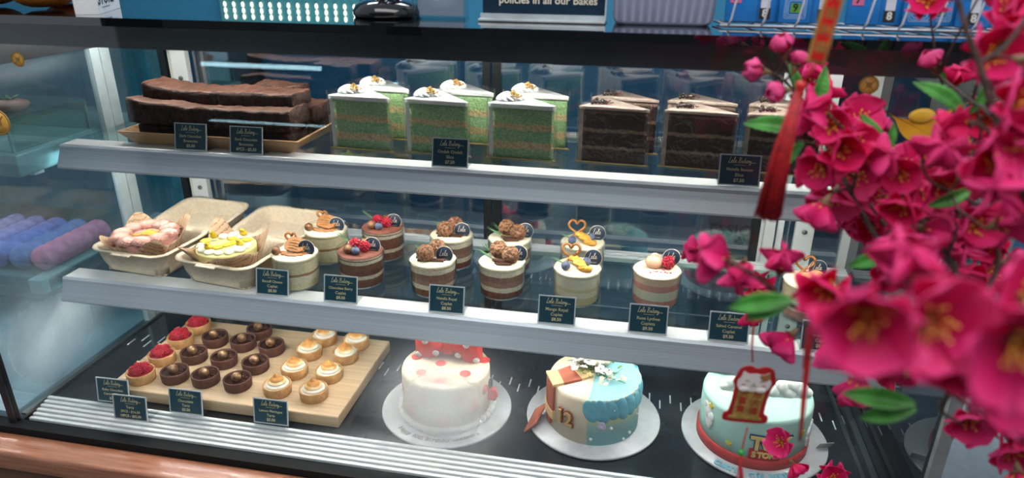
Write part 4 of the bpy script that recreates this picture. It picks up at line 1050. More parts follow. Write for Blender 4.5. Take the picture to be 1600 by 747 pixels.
# scarf cake with the number 12
cx2, cy2 = -0.043, 0.902
cake_board(cx2, cy2 + 0.006, 0.103, 'round silver board under the half ivory, half aqua cake')
t = thing('number_cake', 'half ivory half aqua birthday cake with a gold 12 and flowers', 'cake', (cx2, cy2, CB))
AQ = M('aqua_cream', (0.33, 0.66, 0.70), rough=0.5, var=0.03, scale=20, bump=0.05, bscale=60)
AQD = M('deep_aqua_cream', (0.16, 0.46, 0.56), rough=0.5, var=0.08, scale=50, bump=0.1)
OMB = layers('aqua_ombre_side', [(0, (0.36, 0.66, 0.66)), (0.30, (0.42, 0.68, 0.62)), (0.46, (0.56, 0.69, 0.48)), (0.56, (0.70, 0.68, 0.32)), (0.70, (0.36, 0.64, 0.62))], CH, warp=0.08, wscale=14, bump=0.05, crumb=0.02)
for e, (nm, mt) in enumerate((('ivory_half', IV), ('aqua_half', OMB))):
    mb = MB(); r_ = 0.0690; h_ = CH
    pts = [math.radians(-93 - 190 * k / 48) if e == 0 else math.radians(-93 + 170 * k / 48) for k in range(49)]
    prof = [(r_, 0), (r_, h_ - 0.005), (r_ - 0.002, h_ - 0.001), (r_ - 0.005, h_)]
    rings = [[(a_ * math.cos(q), a_ * math.sin(q), z) for q in pts] + [(0.0, 0.0, z)] for a_, z in prof]
    mb.loft(rings); mb.build(nm, mt, t)
mb = MB(); pts = [math.radians(-93 + 170 * k / 48) for k in range(49)]
mb.loft([[(a_ * math.cos(q), a_ * math.sin(q), z) for q in pts] + [(0.0, 0.0, z)] for a_, z in ((0.0693, CH - 0.003), (0.0683, CH + 0.0006), (0.0655, CH + 0.0012))]); mb.build('aqua_top', AQ, t)
for k in range(13):
    a = math.radians(-90 + 13.5 * k); mb = MB()
    ln = 0.020 + 0.003 * math.sin(k * 2.3)
    mb.ball((0, 0, 0), 0.0125, sq=(0.30, 0.88, ln / 0.0125 * 0.95), seg=16, rings=12)
    o = mb.build('scalloped_frosting', AQD, t); o.location = (0.0686 * math.cos(a), 0.0686 * math.sin(a), CH - 0.017); o.rotation_euler = (0.30, 0, a)
SC1 = M('rust_fondant', (0.42, 0.12, 0.07), rough=0.6, var=0.08); SC2 = M('pale_gold_fondant', (0.80, 0.58, 0.30), rough=0.55, var=0.05)
def strip(parent, name, a0, a1, z0, z1, r, th, mat):
    mb = MB(); n = 12; i_ = []; o_ = []
    rings = []
    for k in range(n + 1):
        a = math.radians(a0 + (a1 - a0) * k / n); c, s = math.cos(a), math.sin(a)
        rings.append([(r * c, r * s, z0), ((r + th) * c, (r + th) * s, z0), ((r + th) * c, (r + th) * s, z1), (r * c, r * s, z1)])
    mb.loft(rings, smooth=False); return mb.build(name, mat, parent)
strip(t, 'scarf_band', -172, -142, 0.034, CH + 0.002, 0.0690, 0.004, SC1)
strip(t, 'scarf_band', -173, -141, 0.020, 0.034, 0.0690, 0.005, SC2)
strip(t, 'scarf_band', -171, -148, 0.006, 0.020, 0.0690, 0.004, SC1)
def flat(parent, name, poly, z0, z1, mat): return MB().prism(poly, z0, z1).build(name, mat, parent)
flat(t, 'scarf_band', [(-0.0735, -0.010), (-0.058, -0.045), (-0.043, -0.036), (-0.057, -0.004)], CH, CH + 0.0045, SC2)
flat(t, 'scarf_band', [(-0.057, -0.004), (-0.043, -0.036), (-0.018, -0.020), (-0.040, 0.012)], CH, CH + 0.004, SC1)
flat(t, 'scarf_band', [(-0.040, 0.012), (-0.018, -0.020), (-0.002, -0.008), (-0.022, 0.030)], CH, CH + 0.0045, SC2)
mb = MB()
for k in range(11):
    u = k / 10; mb.tube([(-0.0745 + 0.006 * (u - .5), -0.035 + 0.026 * u, 0.019), (-0.082 - 0.004 * u, -0.044 + 0.032 * u, 0.009), (-0.089 - 0.008 * (1 - u), -0.060 + 0.050 * u, 0.0022)], 0.0024, 6)
mb.build('scarf_fringe', SC1, t)
a12 = math.radians(-122)
T12 = TR((0.0696 * math.cos(a12), 0.0696 * math.sin(a12), 0.037), PI / 2, 0, a12 + PI / 2)
text_mb('12', 0.030, 0.0015, T12 @ Matrix.Translation((0, 0, 0.0012)), bold=0.0022).build('number_back', M('brown_fondant', (0.30, 0.09, 0.05), rough=0.55), t)
text_mb('12', 0.030, 0.0018, T12 @ Matrix.Translation((0, 0, 0.0030)), bold=0.0006).build('gold_number', M('gold_fondant', (0.72, 0.50, 0.22), rough=0.4, metal=0.2), t)
PEARL = M('sugar_pearl', (0.82, 0.84, 0.82), rough=0.2, coat=0.5)
for a, z in ((-88, 0.012), (-64, 0.030), (-35, 0.010), (-20, 0.033), (-62, 0.062), (-10, 0.06), (-45, 0.004), (8, 0.045)):
    o = MB().ball((0, 0, 0), 0.0024, seg=12, rings=8).build('sugar_pearl', PEARL, t); o.location = (0.0703 * math.cos(math.radians(a)), 0.0703 * math.sin(math.radians(a)), z)
o = MB().ball((0, 0, 0), 0.0065, sq=(1, 0.4, 1), seg=16).ball((0, -0.002, 0), 0.003, sq=(1, 0.5, 1), seg=10).ball((0, 0, 0.006), 0.004, sq=(1.2, 0.4, 0.7), seg=12).build('lilac_shell', M('lilac_fondant', (0.55, 0.50, 0.66), rough=0.45), t)
o.location = (0.0703 * math.cos(math.radians(-76)), 0.0703 * math.sin(math.radians(-76)), 0.034)
# rim crumbs and flowers
rnd = random.Random(12); mb = MB()
for k in range(120):
    a = math.radians(rnd.uniform(-93, 80)); mb.ball((0.0680 * math.cos(a), 0.0680 * math.sin(a), CH + rnd.uniform(0, 0.0015)), rnd.uniform(0.0006, 0.0012), seg=6, rings=4)
o = mb.build('gold_crumb_rim', M('gold_crumb', (0.75, 0.62, 0.36), rough=0.5), t); o['kind'] = 'stuff'
FLW = M('white_petal', (0.88, 0.80, 0.76), rough=0.6, var=0.05); FLC = M('cream_petal', (0.83, 0.80, 0.60), rough=0.6); GRN = M('floral_green', (0.10, 0.20, 0.06), rough=0.6, var=0.2)
def blossom_small(r, m):
    mb = MB()
    for k in range(5):
        a = k * 1.2566; mb.ball((r * 0.55 * math.cos(a), r * 0.55 * math.sin(a), 0), r * 0.5, sq=(1, 1, 0.35), seg=8, rings=6)
    return mb
sf = [blossom_small(0.0062, 0), blossom_small(0.0040, 0)]
first = [None, None]
for k in range(46):
    q = 0 if k < 26 else 1
    if q == 0: x, y = rnd.gauss(-0.014, 0.018), rnd.gauss(0.006, 0.011); z = rnd.uniform(0.008, 0.022)
    else: x, y = rnd.gauss(0.018, 0.013), rnd.gauss(-0.014, 0.014); z = rnd.uniform(0.006, 0.016)
    if first[q] is None: o = first[q] = sf[q].build('small_flower', FLW if q == 0 else FLC, t)
    else: o = first[q].copy(); COL.objects.link(o); o.parent = t
    o.location = (x, y, CH + z); o.rotation_euler = (rnd.uniform(-.8, .9), rnd.uniform(-.6, .6), rnd.uniform(0, 6))
mb = MB()
for k in range(60):
    x, y = (rnd.gauss(-0.012, 0.016), rnd.gauss(0.014, 0.010)) if k < 38 else (rnd.gauss(0.016, 0.012), rnd.gauss(-0.010, 0.012))
    mb.tube([(x * 0.5, y * 0.5 + 0.006, CH + 0.002), (x * 0.8, y * 0.8, CH + 0.008), (x, y, CH + rnd.uniform(.008, .018))], [0.0006, 0.0006, 0.0003], 4)
for k in range(16):
    a = rnd.uniform(0, 6.28); x, y = rnd.gauss(-0.010, 0.018), rnd.gauss(0.012, 0.010)
    mb.ball((0, 0, 0), 0.006, sq=(1, 0.35, 0.12), T=TR((x, y, CH + 0.010), rnd.uniform(-.5, .5), rnd.uniform(-.5, .5), a), seg=8, rings=6)
o = mb.build('flower_stems', GRN, t); o['kind'] = 'stuff'
mb = MB()
for k in range(9):
    a = k * 2.4; r_ = 0.003 + 0.0011 * k; mb.ball((r_ * math.cos(a), r_ * math.sin(a), 0.006 - 0.0004 * k), 0.0075, sq=(1, 1, 1.1), seg=12, rings=8, nz=0.1, ns=100, seed=k)
o = mb.build('cream_rose', FLC, t); o.location = (0.006, 0.026, CH + 0.010)

# cloud cake
cx3, cy3 = 0.193, 0.906
cake_board(cx3 + 0.004, cy3 + 0.004, 0.105, 'round silver board under the mint cake with clouds')
t = thing('cloud_cake', 'mint green birthday cake with white clouds, yellow stars and red ribbon', 'cake', (cx3, cy3, CB))
MINT = M('mint_fondant', (0.42, 0.66, 0.58), rough=0.45, var=0.02, sss=0.08)
r3 = 0.0770; H3 = 0.080
MB().lathe(cake_prof(r3, H3), 96, caps=False).build('cake_body', MINT, t)
MB().lathe([(r3, 0), (r3 + 0.0022, 0.0), (r3 + 0.0024, 0.0155), (r3 + 0.001, 0.0165), (r3, 0.0165)], 96, caps=False).build('red_ribbon', RED if False else M('coral_red_fondant', (0.62, 0.06, 0.06), rough=0.45), t)
WH = M('white_fondant', (0.88, 0.87, 0.84), rough=0.5, var=0.02, sss=0.1)
def cloud(loc, rot, s):
    mb = MB()
    for x, z, r in ((-0.018, 0.004, 0.008), (-0.008, 0.010, 0.010), (0.004, 0.013, 0.011), (0.015, 0.008, 0.009), (0.023, 0.004, 0.006), (0.0, 0.004, 0.010)):
        mb.lathe([(r, -0.002), (r, 0.001), (r - 0.002, 0.0025), (0.0003, 0.003)], 20, T=TR((x * s, 0, z * s), rx=PI / 2, sc=s))
    mb.box((-0.020 * s, -0.002, -0.003 * s), (0.024 * s, 0.001, 0.004 * s))
    o = mb.build('cloud_decoration', WH, t); o.location = loc; o.rotation_euler = rot
cloud((-0.030, -0.012, H3 + 0.003), (-0.15, 0, -0.1), 1.0); cloud((0.040, -0.010, H3 + 0.003), (-0.15, 0, 0.12), 1.15); cloud((-0.045, 0.03, H3 + 0.006), (0, 0, 0), 0.9)
cloud((r3 * math.cos(math.radians(-157)), r3 * math.sin(math.radians(-157)), 0.050), (0, 1.1, math.radians(-157 + 90)), 0.75)
cloud((r3 * math.cos(math.radians(-22)), r3 * math.sin(math.radians(-22)), 0.036), (0, -1.1, math.radians(-22 + 90)), 0.75)
def star_pts(r): return [((r if k % 2 == 0 else r * 0.48) * math.cos(PI / 2 + k * PI / 5), (r if k % 2 == 0 else r * 0.48) * math.sin(PI / 2 + k * PI / 5)) for k in range(10)]
for a, z in ((-122, 0.030), (-45, 0.055), (-10, 0.03), (-150, 0.070)):
    ar = math.radians(a); MB().prism(star_pts(0.0052), -0.0008, 0.0022, T=TR(((r3) * math.cos(ar), (r3) * math.sin(ar), z), PI / 2, 0, ar + PI / 2)).build('yellow_star', M('yellow_fondant', (0.85, 0.68, 0.10), rough=0.5), t)
strip(t, 'lettering_panel', -101, -70, 0.0175, 0.034, r3, 0.0022, M('panel_red', (0.50, 0.035, 0.03), rough=0.5))
LY = M('letter_yellow', (0.85, 0.60, 0.22), rough=0.5); LB_ = M('letter_blue', (0.03, 0.05, 0.16), rough=0.5)
arc_letters(t, 'lettering_shadow', 'TOY', r3 + 0.0012, -101, -62, 0.030, 0.044, LB_, bold=0.0022, depth=0.0012, face='out')
arc_letters(t, 'raised_lettering', 'TOY', r3 + 0.0030, -101, -62, 0.030, 0.044, LY, bold=0.0010, depth=0.0012, face='out')
arc_letters(t, 'raised_lettering', 'STORY', r3 + 0.0028, -99, -70, 0.0125, 0.0258, LY, bold=0.0006, depth=0.0008, face='out')
arc_letters(t, 'board_writing', 'CURTIS 9TH BIRTHDAY', 0.0925, -128, -48, 0.0115, 0.0006, M('sky_blue_fondant', (0.30, 0.66, 0.78), rough=0.5), bold=0.0008, depth=0.0012)
for x, y, s, c in ((0.028, 0.006, 0.013, 'speckled'), (0.050, 0.012, 0.012, 'plain')):
    m_ = M('topper_speckled', (0.85, 0.83, 0.80), rough=0.5, col2=(0.10, 0.05, 0.03), scale=110, thr=(0.44, 0.5)) if c == 'speckled' else M('topper_navy', (0.12, 0.16, 0.22), rough=0.4, col2=(0.5, 0.5, 0.48), scale=60)
    MB().lathe([(s, -0.001), (s, 0.001), (s - 0.001, 0.0016), (0.0003, 0.0016)], 28, T=TR((x, y, H3 + 0.010), rx=PI / 2 - 0.5)).build('round_topper', m_, t)
MB().box((-0.0105, 0, -0.0004), (0.0105, 0.0008, 0.016), T=TR((0.100, -0.012, 0.001), rx=0.5, rz=0.3), bev=0.0003).build('paper_tag', M('paper_tag', (0.68, 0.67, 0.62), rough=0.7), t)

# ------------------------------------------------------------------ things on the black top
TOPZ = 0.6037
ORM = M('mandarin_peel', (0.98, 0.30, 0.03), rough=0.4, var=0.08, scale=40, bump=0.25, bscale=350, coat=0.2)
def mandarin(label, x, y, r, z=TOPZ):
    mb = MB(); rings = []
    for k in range(19):
        th = PI * k / 18; rr = r * math.sin(th) ** 0.9 + 0.0002; z_ = -r * 0.84 * math.cos(th) + (-0.003 * math.exp(-(PI - th) ** 2 * 14) + 0.003 * math.exp(-th ** 2 * 14))
        rings.append([(rr * (1 + 0.012 * math.cos(9 * a)) * math.cos(a), rr * (1 + 0.012 * math.cos(9 * a)) * math.sin(a), z_ + r * 0.84) for a in [2 * PI * q / 36 for q in range(36)]])
    mb.loft(rings); o = mb.build('mandarin_orange', ORM); o.location = (x, y, z)
    st = MB().lathe([(0.004, 0), (0.003, 0.002), (0.0005, 0.003)], 8, (0, 0, r * 1.60)).build('stem_button', GRN, o)
    return tag(o, label, 'fruit', 'mandarin oranges on the counter top')
mandarin('large mandarin orange nearest the white box, on the black top', -0.732, 0.776, 0.044)
mandarin('mandarin orange farther left, half outside the photo edge', -0.826, 0.790, 0.043)
mandarin('mandarin orange resting behind the nearest one, on the black top', -0.785, 0.872, 0.040)
o = MB().box((-0.047, -0.012, 0), (0.047, 0.012, 0.10)).build('white_carton', M('white_card', (0.72, 0.73, 0.74), rough=0.5, var=0.02))
o.location = (-0.648, 0.763, TOPZ); o.rotation_euler = (0, 0, 2.007); tag(o, 'white carton with dark lettering behind the mandarin oranges', 'box')
mb = text_mb('STORE', 0.022, 0.0002, TR((-0.010, -0.0124, 0.0165), PI / 2)); mb.box((-0.03, -0.0126, 0.0065), (0.002, -0.0124, 0.0070)); mb.build('lettering', DARKF, o)
# glossy black base with crystal cup
t = thing('crystal_award', 'faceted crystal on a glossy black domed base, on the black top', 'trophy', (-0.297, 0.790, TOPZ))
MB().lathe([(0.0003, 0), (0.036, 0), (0.0385, 0.003), (0.0385, 0.007), (0.035, 0.013), (0.026, 0.0175), (0.020, 0.019), (0.0003, 0.019)], 56).build('black_base', BLACK, t)
gc = M('crystal_lilac', (0.42, 0.40, 0.52), rough=0.04, metal=0.75, col2=(0.08, 0.05, 0.10), scale=60)
mb = MB(); rnd = random.Random(3)
for k in range(40):
    a = rnd.uniform(0, 6.28); r_ = rnd.uniform(0.006, 0.020); z = rnd.uniform(0.022, 0.06)
    mb.lathe([(0.0003, -0.006), (0.005, 0), (0.0003, 0.006)], 5, T=TR((r_ * math.cos(a), r_ * math.sin(a), z), rnd.uniform(-1, 1), rnd.uniform(-1, 1), a)).s
mb.s = [False] * len(mb.s); mb.build('faceted_crystal', gc, t)
# leaflet holder
t = thing('leaflet_holder', 'empty clear acrylic leaflet holder between crystal award and dark sign', 'leaflet holder', (-0.233, 0.785, TOPZ), 0.03)
mb = MB(); mb.box((-0.030, -0.010, 0.0), (0.030, -0.008, 0.030)); mb.box((-0.030, 0.008, 0), (0.030, 0.010, 0.08)); mb.box((-0.030, -0.008, 0), (-0.028, 0.008, 0.055)); mb.box((0.028, -0.008, 0), (0.030, 0.008, 0.055)); mb.box((-0.030, -0.010, 0.0), (0.030, 0.012, 0.003))
mb.build('clear_pocket', ACRY, t)
MB().tube([(-0.030, -0.0095, 0.030), (-0.016, -0.0095, 0.030), (-0.008, -0.0095, 0.022), (0, -0.0095, 0.0195), (0.008, -0.0095, 0.022), (0.016, -0.0095, 0.030), (0.030, -0.0095, 0.030)], 0.0007, 6).build('thumb_notch_edge', M('acrylic_edge', (0.55, 0.60, 0.62)), t)
MB().box((-0.027, 0.004, 0.003), (0.027, 0.0065, 0.075)).build('backing_sheet', M('lilac_sheet', (0.34, 0.40, 0.52), rough=0.5, var=0.08, scale=12), t)
# sign
t = thing('counter_sign', 'dark navy acrylic counter sign with pale lettering about bakes', 'sign', (-0.117, 0.780, TOPZ), 0.0)
MB().box((-0.066, -0.0015, 0.006), (0.066, 0.0015, 0.10)).build('sign_panel', M('sign_navy', (0.012, 0.030, 0.055), rough=0.2, coat=0.3), t)
mb = MB(); mb.box((-0.068, -0.018, 0), (0.068, 0.018, 0.003), bev=0.001); mb.box((-0.068, -0.005, 0.003), (0.068, -0.0017, 0.0075)); mb.box((0.0662, -0.002, 0.006), (0.068, 0.002, 0.1)); mb.build('acrylic_foot', M('frosted_acrylic', (0.42, 0.47, 0.50), rough=0.15, var=0.1, scale=30), t)
mb = text_mb('policies in all our Bakes', 0.0112, 0.0002, TR((0.005, -0.0018, 0.0215), PI / 2), bold=0.0002)
text_mb('no Lard', 0.0165, 0.0002, TR((0.005, -0.0018, 0.0375), PI / 2), bold=0.0004, mb=mb)
mb.build('lettering', M('sign_ink', (0.72, 0.66, 0.56), rough=0.4), t)
# lavender ribbed bin
t = thing('ribbed_bin', 'lavender grey ribbed plastic bin beside the navy sign', 'storage bin', (0.009, 0.805, TOPZ), 0.02)
LAV = M('lavender_plastic', (0.36, 0.40, 0.56), rough=0.45, var=0.02)
mb = MB(); n = 240; rings = []
def rib_ring(ex, z, amp):
    hx, hy, r = 0.050 + ex, 0.038 + ex, 0.010; out = []
    per = []
    for cx_, cy_, a0 in ((hx - r, hy - r, 0), (-hx + r, hy - r, 90), (-hx + r, -hy + r, 180), (hx - r, -hy + r, 270)):
        for k in range(7):
            a = math.radians(a0 + 15 * k); per.append(Vector((cx_ + r * math.cos(a), cy_ + r * math.sin(a))))
    per.append(per[0]); ds = [0]
    for i in range(1, len(per)): ds.append(ds[-1] + (per[i] - per[i - 1]).length)
    tot = ds[-1]
    for q in range(n):
        d = tot * q / n; i = max(j for j in range(len(ds)) if ds[j] <= d); i = min(i, len(per) - 2)
        p = per[i].lerp(per[i + 1], (d - ds[i]) / max(1e-9, ds[i + 1] - ds[i])); e = (per[i + 1] - per[i]).normalized(); nn = Vector((e.y, -e.x))
        w_ = abs(math.sin(q / n * PI * 40)); p = p + nn * amp * w_; out.append((p.x, p.y, z))
    return out
mb.loft([rib_ring(-0.003, 0, 0), rib_ring(0, 0.003, 0), rib_ring(0.0, 0.005, 0), rib_ring(0.0, 0.0065, 0.0016), rib_ring(0.004, 0.085, 0.0016), rib_ring(0.006, 0.088, 0), rib_ring(0.006, 0.092, 0), rib_ring(0.002, 0.092, 0), rib_ring(-0.002, 0.006, 0)], caps=False)
mb.box((-0.046, -0.034, 0.001), (0.046, 0.034, 0.006)); mb.build('ribbed_body', LAV, t)
# rack of blue queue cards
t = thing('wire_rack', 'low white wire rack holding a row of blue packets', 'rack', (0.215, 0.785, TOPZ))
WIRE = M('white_wire', (0.62, 0.62, 0.68), rough=0.35, metal=0.2)
mb = MB()
for yy in (-0.020, 0.020): mb.tube([(-0.148, yy, 0.0025), (0.160, yy, 0.0025)], 0.0012, 6)
mb.build('base_wire', WIRE, t)
for k in range(10):
    x = -0.140 + 0.032 * k
    MB().tube([(x - 0.012, 0.020, 0.003), (x - 0.006, -0.004, 0.003), (x, -0.021, 0.0035), (x + 0.002, -0.0225, 0.008), (x + 0.0075, -0.021, 0.045), (x + 0.008, -0.017, 0.050)], 0.0011, 6).build('wire_divider', WIRE, t)
PKT = M('blue_packet', (0.015, 0.19, 0.56), rough=0.25, var=0.15, scale=25, coat=0.4)
PB = {'7': M('pink_sticker', (0.62, 0.13, 0.28), rough=0.5), '8': M('black_sticker', (0.01, 0.01, 0.01), rough=0.5), '9': M('green_sticker', (0.10, 0.30, 0.03), rough=0.5)}
names = {'7': 'pink', '8': 'black', '9': 'green'}
cards = [(-0.128, '7'), (-0.104, '8'), (-0.076, '9'), (-0.048, '8'), (-0.012, '7'), (0.014, '8'), (0.040, '9'), (0.060, '9'), (0.088, '8'), (0.114, '9')]
for i, (x, d) in enumerate(cards):
    lb = 'blue packet with a %s sticker reading %s, %s' % (names[d], d, ['leftmost in the wire rack', 'second from the left in the rack', 'left of the red hanging banner', 'just behind the red hanging banner', 'just right of the red hanging banner', 'sixth from the left in the rack', 'left one of the adjoining pair of nines', 'right one of the adjoining pair of nines', 'second from the right in the rack', 'rightmost in the rack'][i])
    q = thing('blue_packet', lb, 'packet', (0.215 + x, 0.785 - 0.008 + 0.006 * (i % 2), TOPZ + 0.0045), 0.03, 'blue packets in the wire rack')
    Tl = TR((0, 0, 0), rx=-0.12)
    MB().box((-0.0155, -0.0018, 0), (0.0155, 0.0018, 0.062), T=Tl, bev=0.0017).build('packet_body', PKT, q)
    sx = -0.006 if d == '7' else 0.0
    sz = {'7': 0.024, '8': 0.0085, '9': 0.0150}[d]
    ss = 0.0054 if d != '9' else 0.0046
    st_ = MB().box((sx - ss, -0.0025, sz - ss), (sx + ss, -0.0019, sz + ss), T=Tl).build('number_sticker', PB[d], q)
    text_mb(d, 0.0105, 0.0001, Tl @ TR((sx, -0.0027, sz), PI / 2), bold=0.0003).build('number', M('num_ink', (0.7, 0.7, 0.65)) if d == '8' else DARKF, st_)
    if d == '8':
        mb = MB(); mb.box((-0.0115, -0.0028, 0.026), (0.0115, -0.0019, 0.052), T=Tl, bev=0.0004); mb.box((-0.0045, -0.0026, 0.0138), (0.0045, -0.0019, 0.026), T=Tl); mb.build('white_clip', M('clip_white', (0.62, 0.63, 0.70), rough=0.4), q)
    if d == '9':
        mb = MB()
        for r_ in (0.0068, 0.0086, 0.0102):
            pts = [p[:2] for p in rring(-r_, r_, -r_, r_, 0, 0.002, 4)]
            mb.tube([(p[0], -0.0021, sz + p[1]) for p in pts], 0.0003, 4, T=Tl, closed=True)
        mb.build('printed_frame', M('pale_print', (0.45, 0.62, 0.80), rough=0.4), q)

# ------------------------------------------------------------------ coin and ingot stickers on the front glass
GC = M('coin_gold', (0.72, 0.42, 0.08), rough=0.35, col2=(0.55, 0.30, 0.05), scale=60)
GD = M('coin_line', (0.30, 0.15, 0.03), rough=0.5)
def coin(px, py, r, label):
    p = ony(px, py, YF - 0.0065)
    mb = MB(); T = TR((0, 0, 0), rx=PI / 2)
    mb.lathe([(r, 0), (r, 0.0004), (0.0003, 0.0004)], 48, T=T); o = mb.build('coin_sticker', GC); o.location = p
    mb = MB()
    mb.lathe([(r * 0.98, 0.0004), (r * 0.98, 0.0007), (r * 0.88, 0.0007), (r * 0.88, 0.0004)], 48, T=T, caps=False)
    h = r * 0.26
    mb.box((-h, -0.0009, -h), (h, -0.0004, h))
    for sx in (-1, 1):
        for sz in (-1, 1): mb.tube([(sx * h, -0.0006, sz * h), (sx * h * 2.0, -0.0006, sz * h * 2.0)], r * 0.035, 5)
    mb.build('coin_detail', GD, o)
    return tag(o, label, 'sticker', 'gold coin stickers on the glass')
coin(28, 93, 0.0088, 'gold coin sticker at the upper left, on the glass edge')
coin(-2, 191, 0.0165, 'gold coin sticker cut off by the left photo edge')
coin(1358, 133, 0.0088, 'gold coin sticker with square hole below the black rail, near the blossoms')
coin(1500, 254, 0.0082, 'small gold coin sticker between blossoms, right of the gold ingot')
coin(1383, 249, 0.0165, 'large gold coin sticker peeking out behind the blossoms, left of the ingot')
p = ony(1438, 193, YF - 0.0065)
ING = M('ingot_yellow', (0.80, 0.42, 0.03), rough=0.35, col2=(0.62, 0.26, 0.02), scale=30)
pts = []
for k in range(21):
    u = -1 + 2 * k / 20; pts.append((0.0285 * u, 0.004 + 0.009 * u * u + 0.0015 * u))
for k in range(21):
    u = 1 - 2 * k / 20; pts.append((0.0285 * u * (0.86 if abs(u) < 0.99 else 1), -0.0170 + 0.0295 * abs(u) ** 3.0))
o = MB().prism(list(reversed(pts)), 0, 0.0006, T=TR((0, 0, 0), rx=PI / 2)).build('ingot_sticker', ING); o.location = p
o.rotation_euler = (0, -0.12, 0)
MB().lathe([(0.0118, 0.0006), (0.0118, 0.0014), (0.008, 0.0030), (0.0003, 0.0038)], 32, (0, 0, 0), T=TR((0.0005, 0, 0.0075), rx=PI / 2) @ Matrix.Diagonal((1, 0.62, 1, 1))).build('ingot_dome', M('ingot_bright', (0.88, 0.52, 0.05), rough=0.3), o)
tag(o, 'gold ingot sticker on the glass below the blossoms at right', 'sticker')
p = ony(1533, 158, YF - 0.0065)
mb = MB(); sp_ = []
for k in range(16):
    a = PI * k / 8 + 0.2; r = 0.014 if k % 2 == 0 else 0.0035; sp_.append((r * math.cos(a), r * math.sin(a)))
o = mb.prism(sp_, 0, 0.0005, T=TR((0, 0, 0), rx=PI / 2)).build('sparkle_sticker', GC); o.location = p
tag(o, 'gold sparkle sticker on the glass, upper right behind blossom twig', 'sticker')

# ------------------------------------------------------------------ neighbouring case seen through the left glass
NX0, NX1 = -1.62, XL - 0.014
t = thing('neighbouring_display', 'second cake display seen through the misted left glass', 'display case', (-1.25, 0.90, FZ))
def npart(name, mb, m): o = mb.build(name, m, t); o.location = (1.25, -0.90, -FZ); return o
PALE = M('pale_teal_shelf', (0.34, 0.50, 0.50), rough=0.35, var=0.05, scale=10)
npart('shelf', bx((NX0, 0.862, 0.345), (NX1, 1.16, 0.380), bev=0.003), PALE)
npart('shelf', bx((NX0, 0.862, 0.150), (NX1, 1.16, 0.172), bev=0.003), M('dark_teal_shelf', (0.10, 0.20, 0.22), rough=0.3, var=0.1))
npart('shelf_edge', bx((NX1 - 0.03, 0.85, 0.150), (NX1 - 0.002, 1.17, 0.1745), bev=0.002), PALE)
npart('deck', bx((NX0, 0.74, -0.02), (NX1, 1.2, 0.0)), M('frosty_deck', (0.42, 0.58, 0.66), rough=0.4, col2=(0.08, 0.16, 0.22), scale=5))
npart('back_panel', bx((NX0, 1.22, 0.0), (NX1, 1.235, 0.59)), M('teal_panel', (0.03, 0.18, 0.26), rough=0.4, var=0.1))
npart('top_panel', bx((NX0, 0.74, 0.565), (NX1, 1.23, 0.592)), DARKF)
npart('cabinet_body', bx((NX0, 0.745, FZ), (NX1 - 0.01, 1.2, -0.022)), DARKF)
for zz, y_ in ((0.338, 0.90), (0.556, 0.95), (0.144, 0.90)):
    o = led_row('led_strip', t, NX0 + 0.01, NX1 - 0.01, y_, zz, 30, p=270); o.location = (1.25, -0.90, -FZ)
ROLC = [((0.90, 0.26, 0.42), 'pink'), ((0.24, 0.30, 0.62), 'blue'), ((0.28, 0.30, 0.70), 'violet blue'), ((0.40, 0.36, 0.72), 'lavender'), ((0.46, 0.40, 0.70), 'pale lavender')]
rl = ['pink twisted cream roll nearest the glass in the next display', 'blue twisted cream roll beside the pink one in the next display', 'violet blue cream roll, third one from the glass in the next display', 'lavender cream roll, fourth one from the glass in the next display', 'pale lavender cream roll farthest left in the next display']
for i, (c, nme) in enumerate(ROLC):
    x = -0.962 - 0.043 * i; mb = MB(); rings = []
    for k in range(81):
        u = k / 80; y = 0.872 + 0.165 * u; b = 0.019 * min(1, math.sin(min(u, 1 - u) * PI * 5) if min(u, 1 - u) < 0.1 else 1); rr = max(b, 0.001)
        rings.append([(rr * (1 + 0.10 * abs(math.sin(u * 26 + a * 0.5))) * math.cos(a), y - 0.955, 0.0195 + rr * (1 + 0.10 * abs(math.sin(u * 26 + a * 0.5))) * math.sin(a)) for a in [2 * PI * q / 24 for q in range(24)]])
    mb.loft(rings); m_ = M('roll_' + nme.replace(' ', '_'), c, rough=0.6, var=0.12, scale=60, bump=0.2)
    o = mb.build('cream_roll', m_); o.location = (x, 0.955, 0.1725 if i else 0.1748); tag(o, rl[i], 'pastry', 'twisted cream rolls in the next display')
t = thing('glass_food_box', 'small clear glass box in the next display at far left', 'glass box', (-1.03, 0.955, 0.3805))
mb = MB(); mb.box((-0.085, -0.080, 0), (0.085, -0.077, 0.050)); mb.box((-0.085, 0.077, 0), (0.085, 0.080, 0.050)); mb.box((-0.085, -0.077, 0), (-0.082, 0.077, 0.050)); mb.box((0.082, -0.077, 0), (0.085, 0.077, 0.050)); mb.box((-0.087, -0.082, 0.050), (0.087, 0.082, 0.0525))
mb.build('glass_walls', glass('box_glass', (0.80, 0.92, 0.90), base=0.06), t)
mb = MB()
for sx in (-1, 1):
    for sy in (-1, 1): mb.box((sx * 0.084 - 0.002, sy * 0.079 - 0.002, 0), (sx * 0.084 + 0.002, sy * 0.079 + 0.002, 0.05))
mb.build('corner_edges', M('glass_edge', (0.25, 0.42, 0.40), rough=0.2), t)
t = thing('fruit_tartlet', 'small salmon tartlet with green leaves on the glass box', 'tart', (-0.985, 0.93, 0.4332))
MB().lathe([(0.0003, 0), (0.020, 0), (0.026, 0.008), (0.024, 0.012), (0.012, 0.017), (0.0003, 0.018)], 28, wob=0.03, wn=7).build('tartlet_body', M('salmon_cream', (0.72, 0.30, 0.22), rough=0.4, var=0.1), t)
mb = MB()
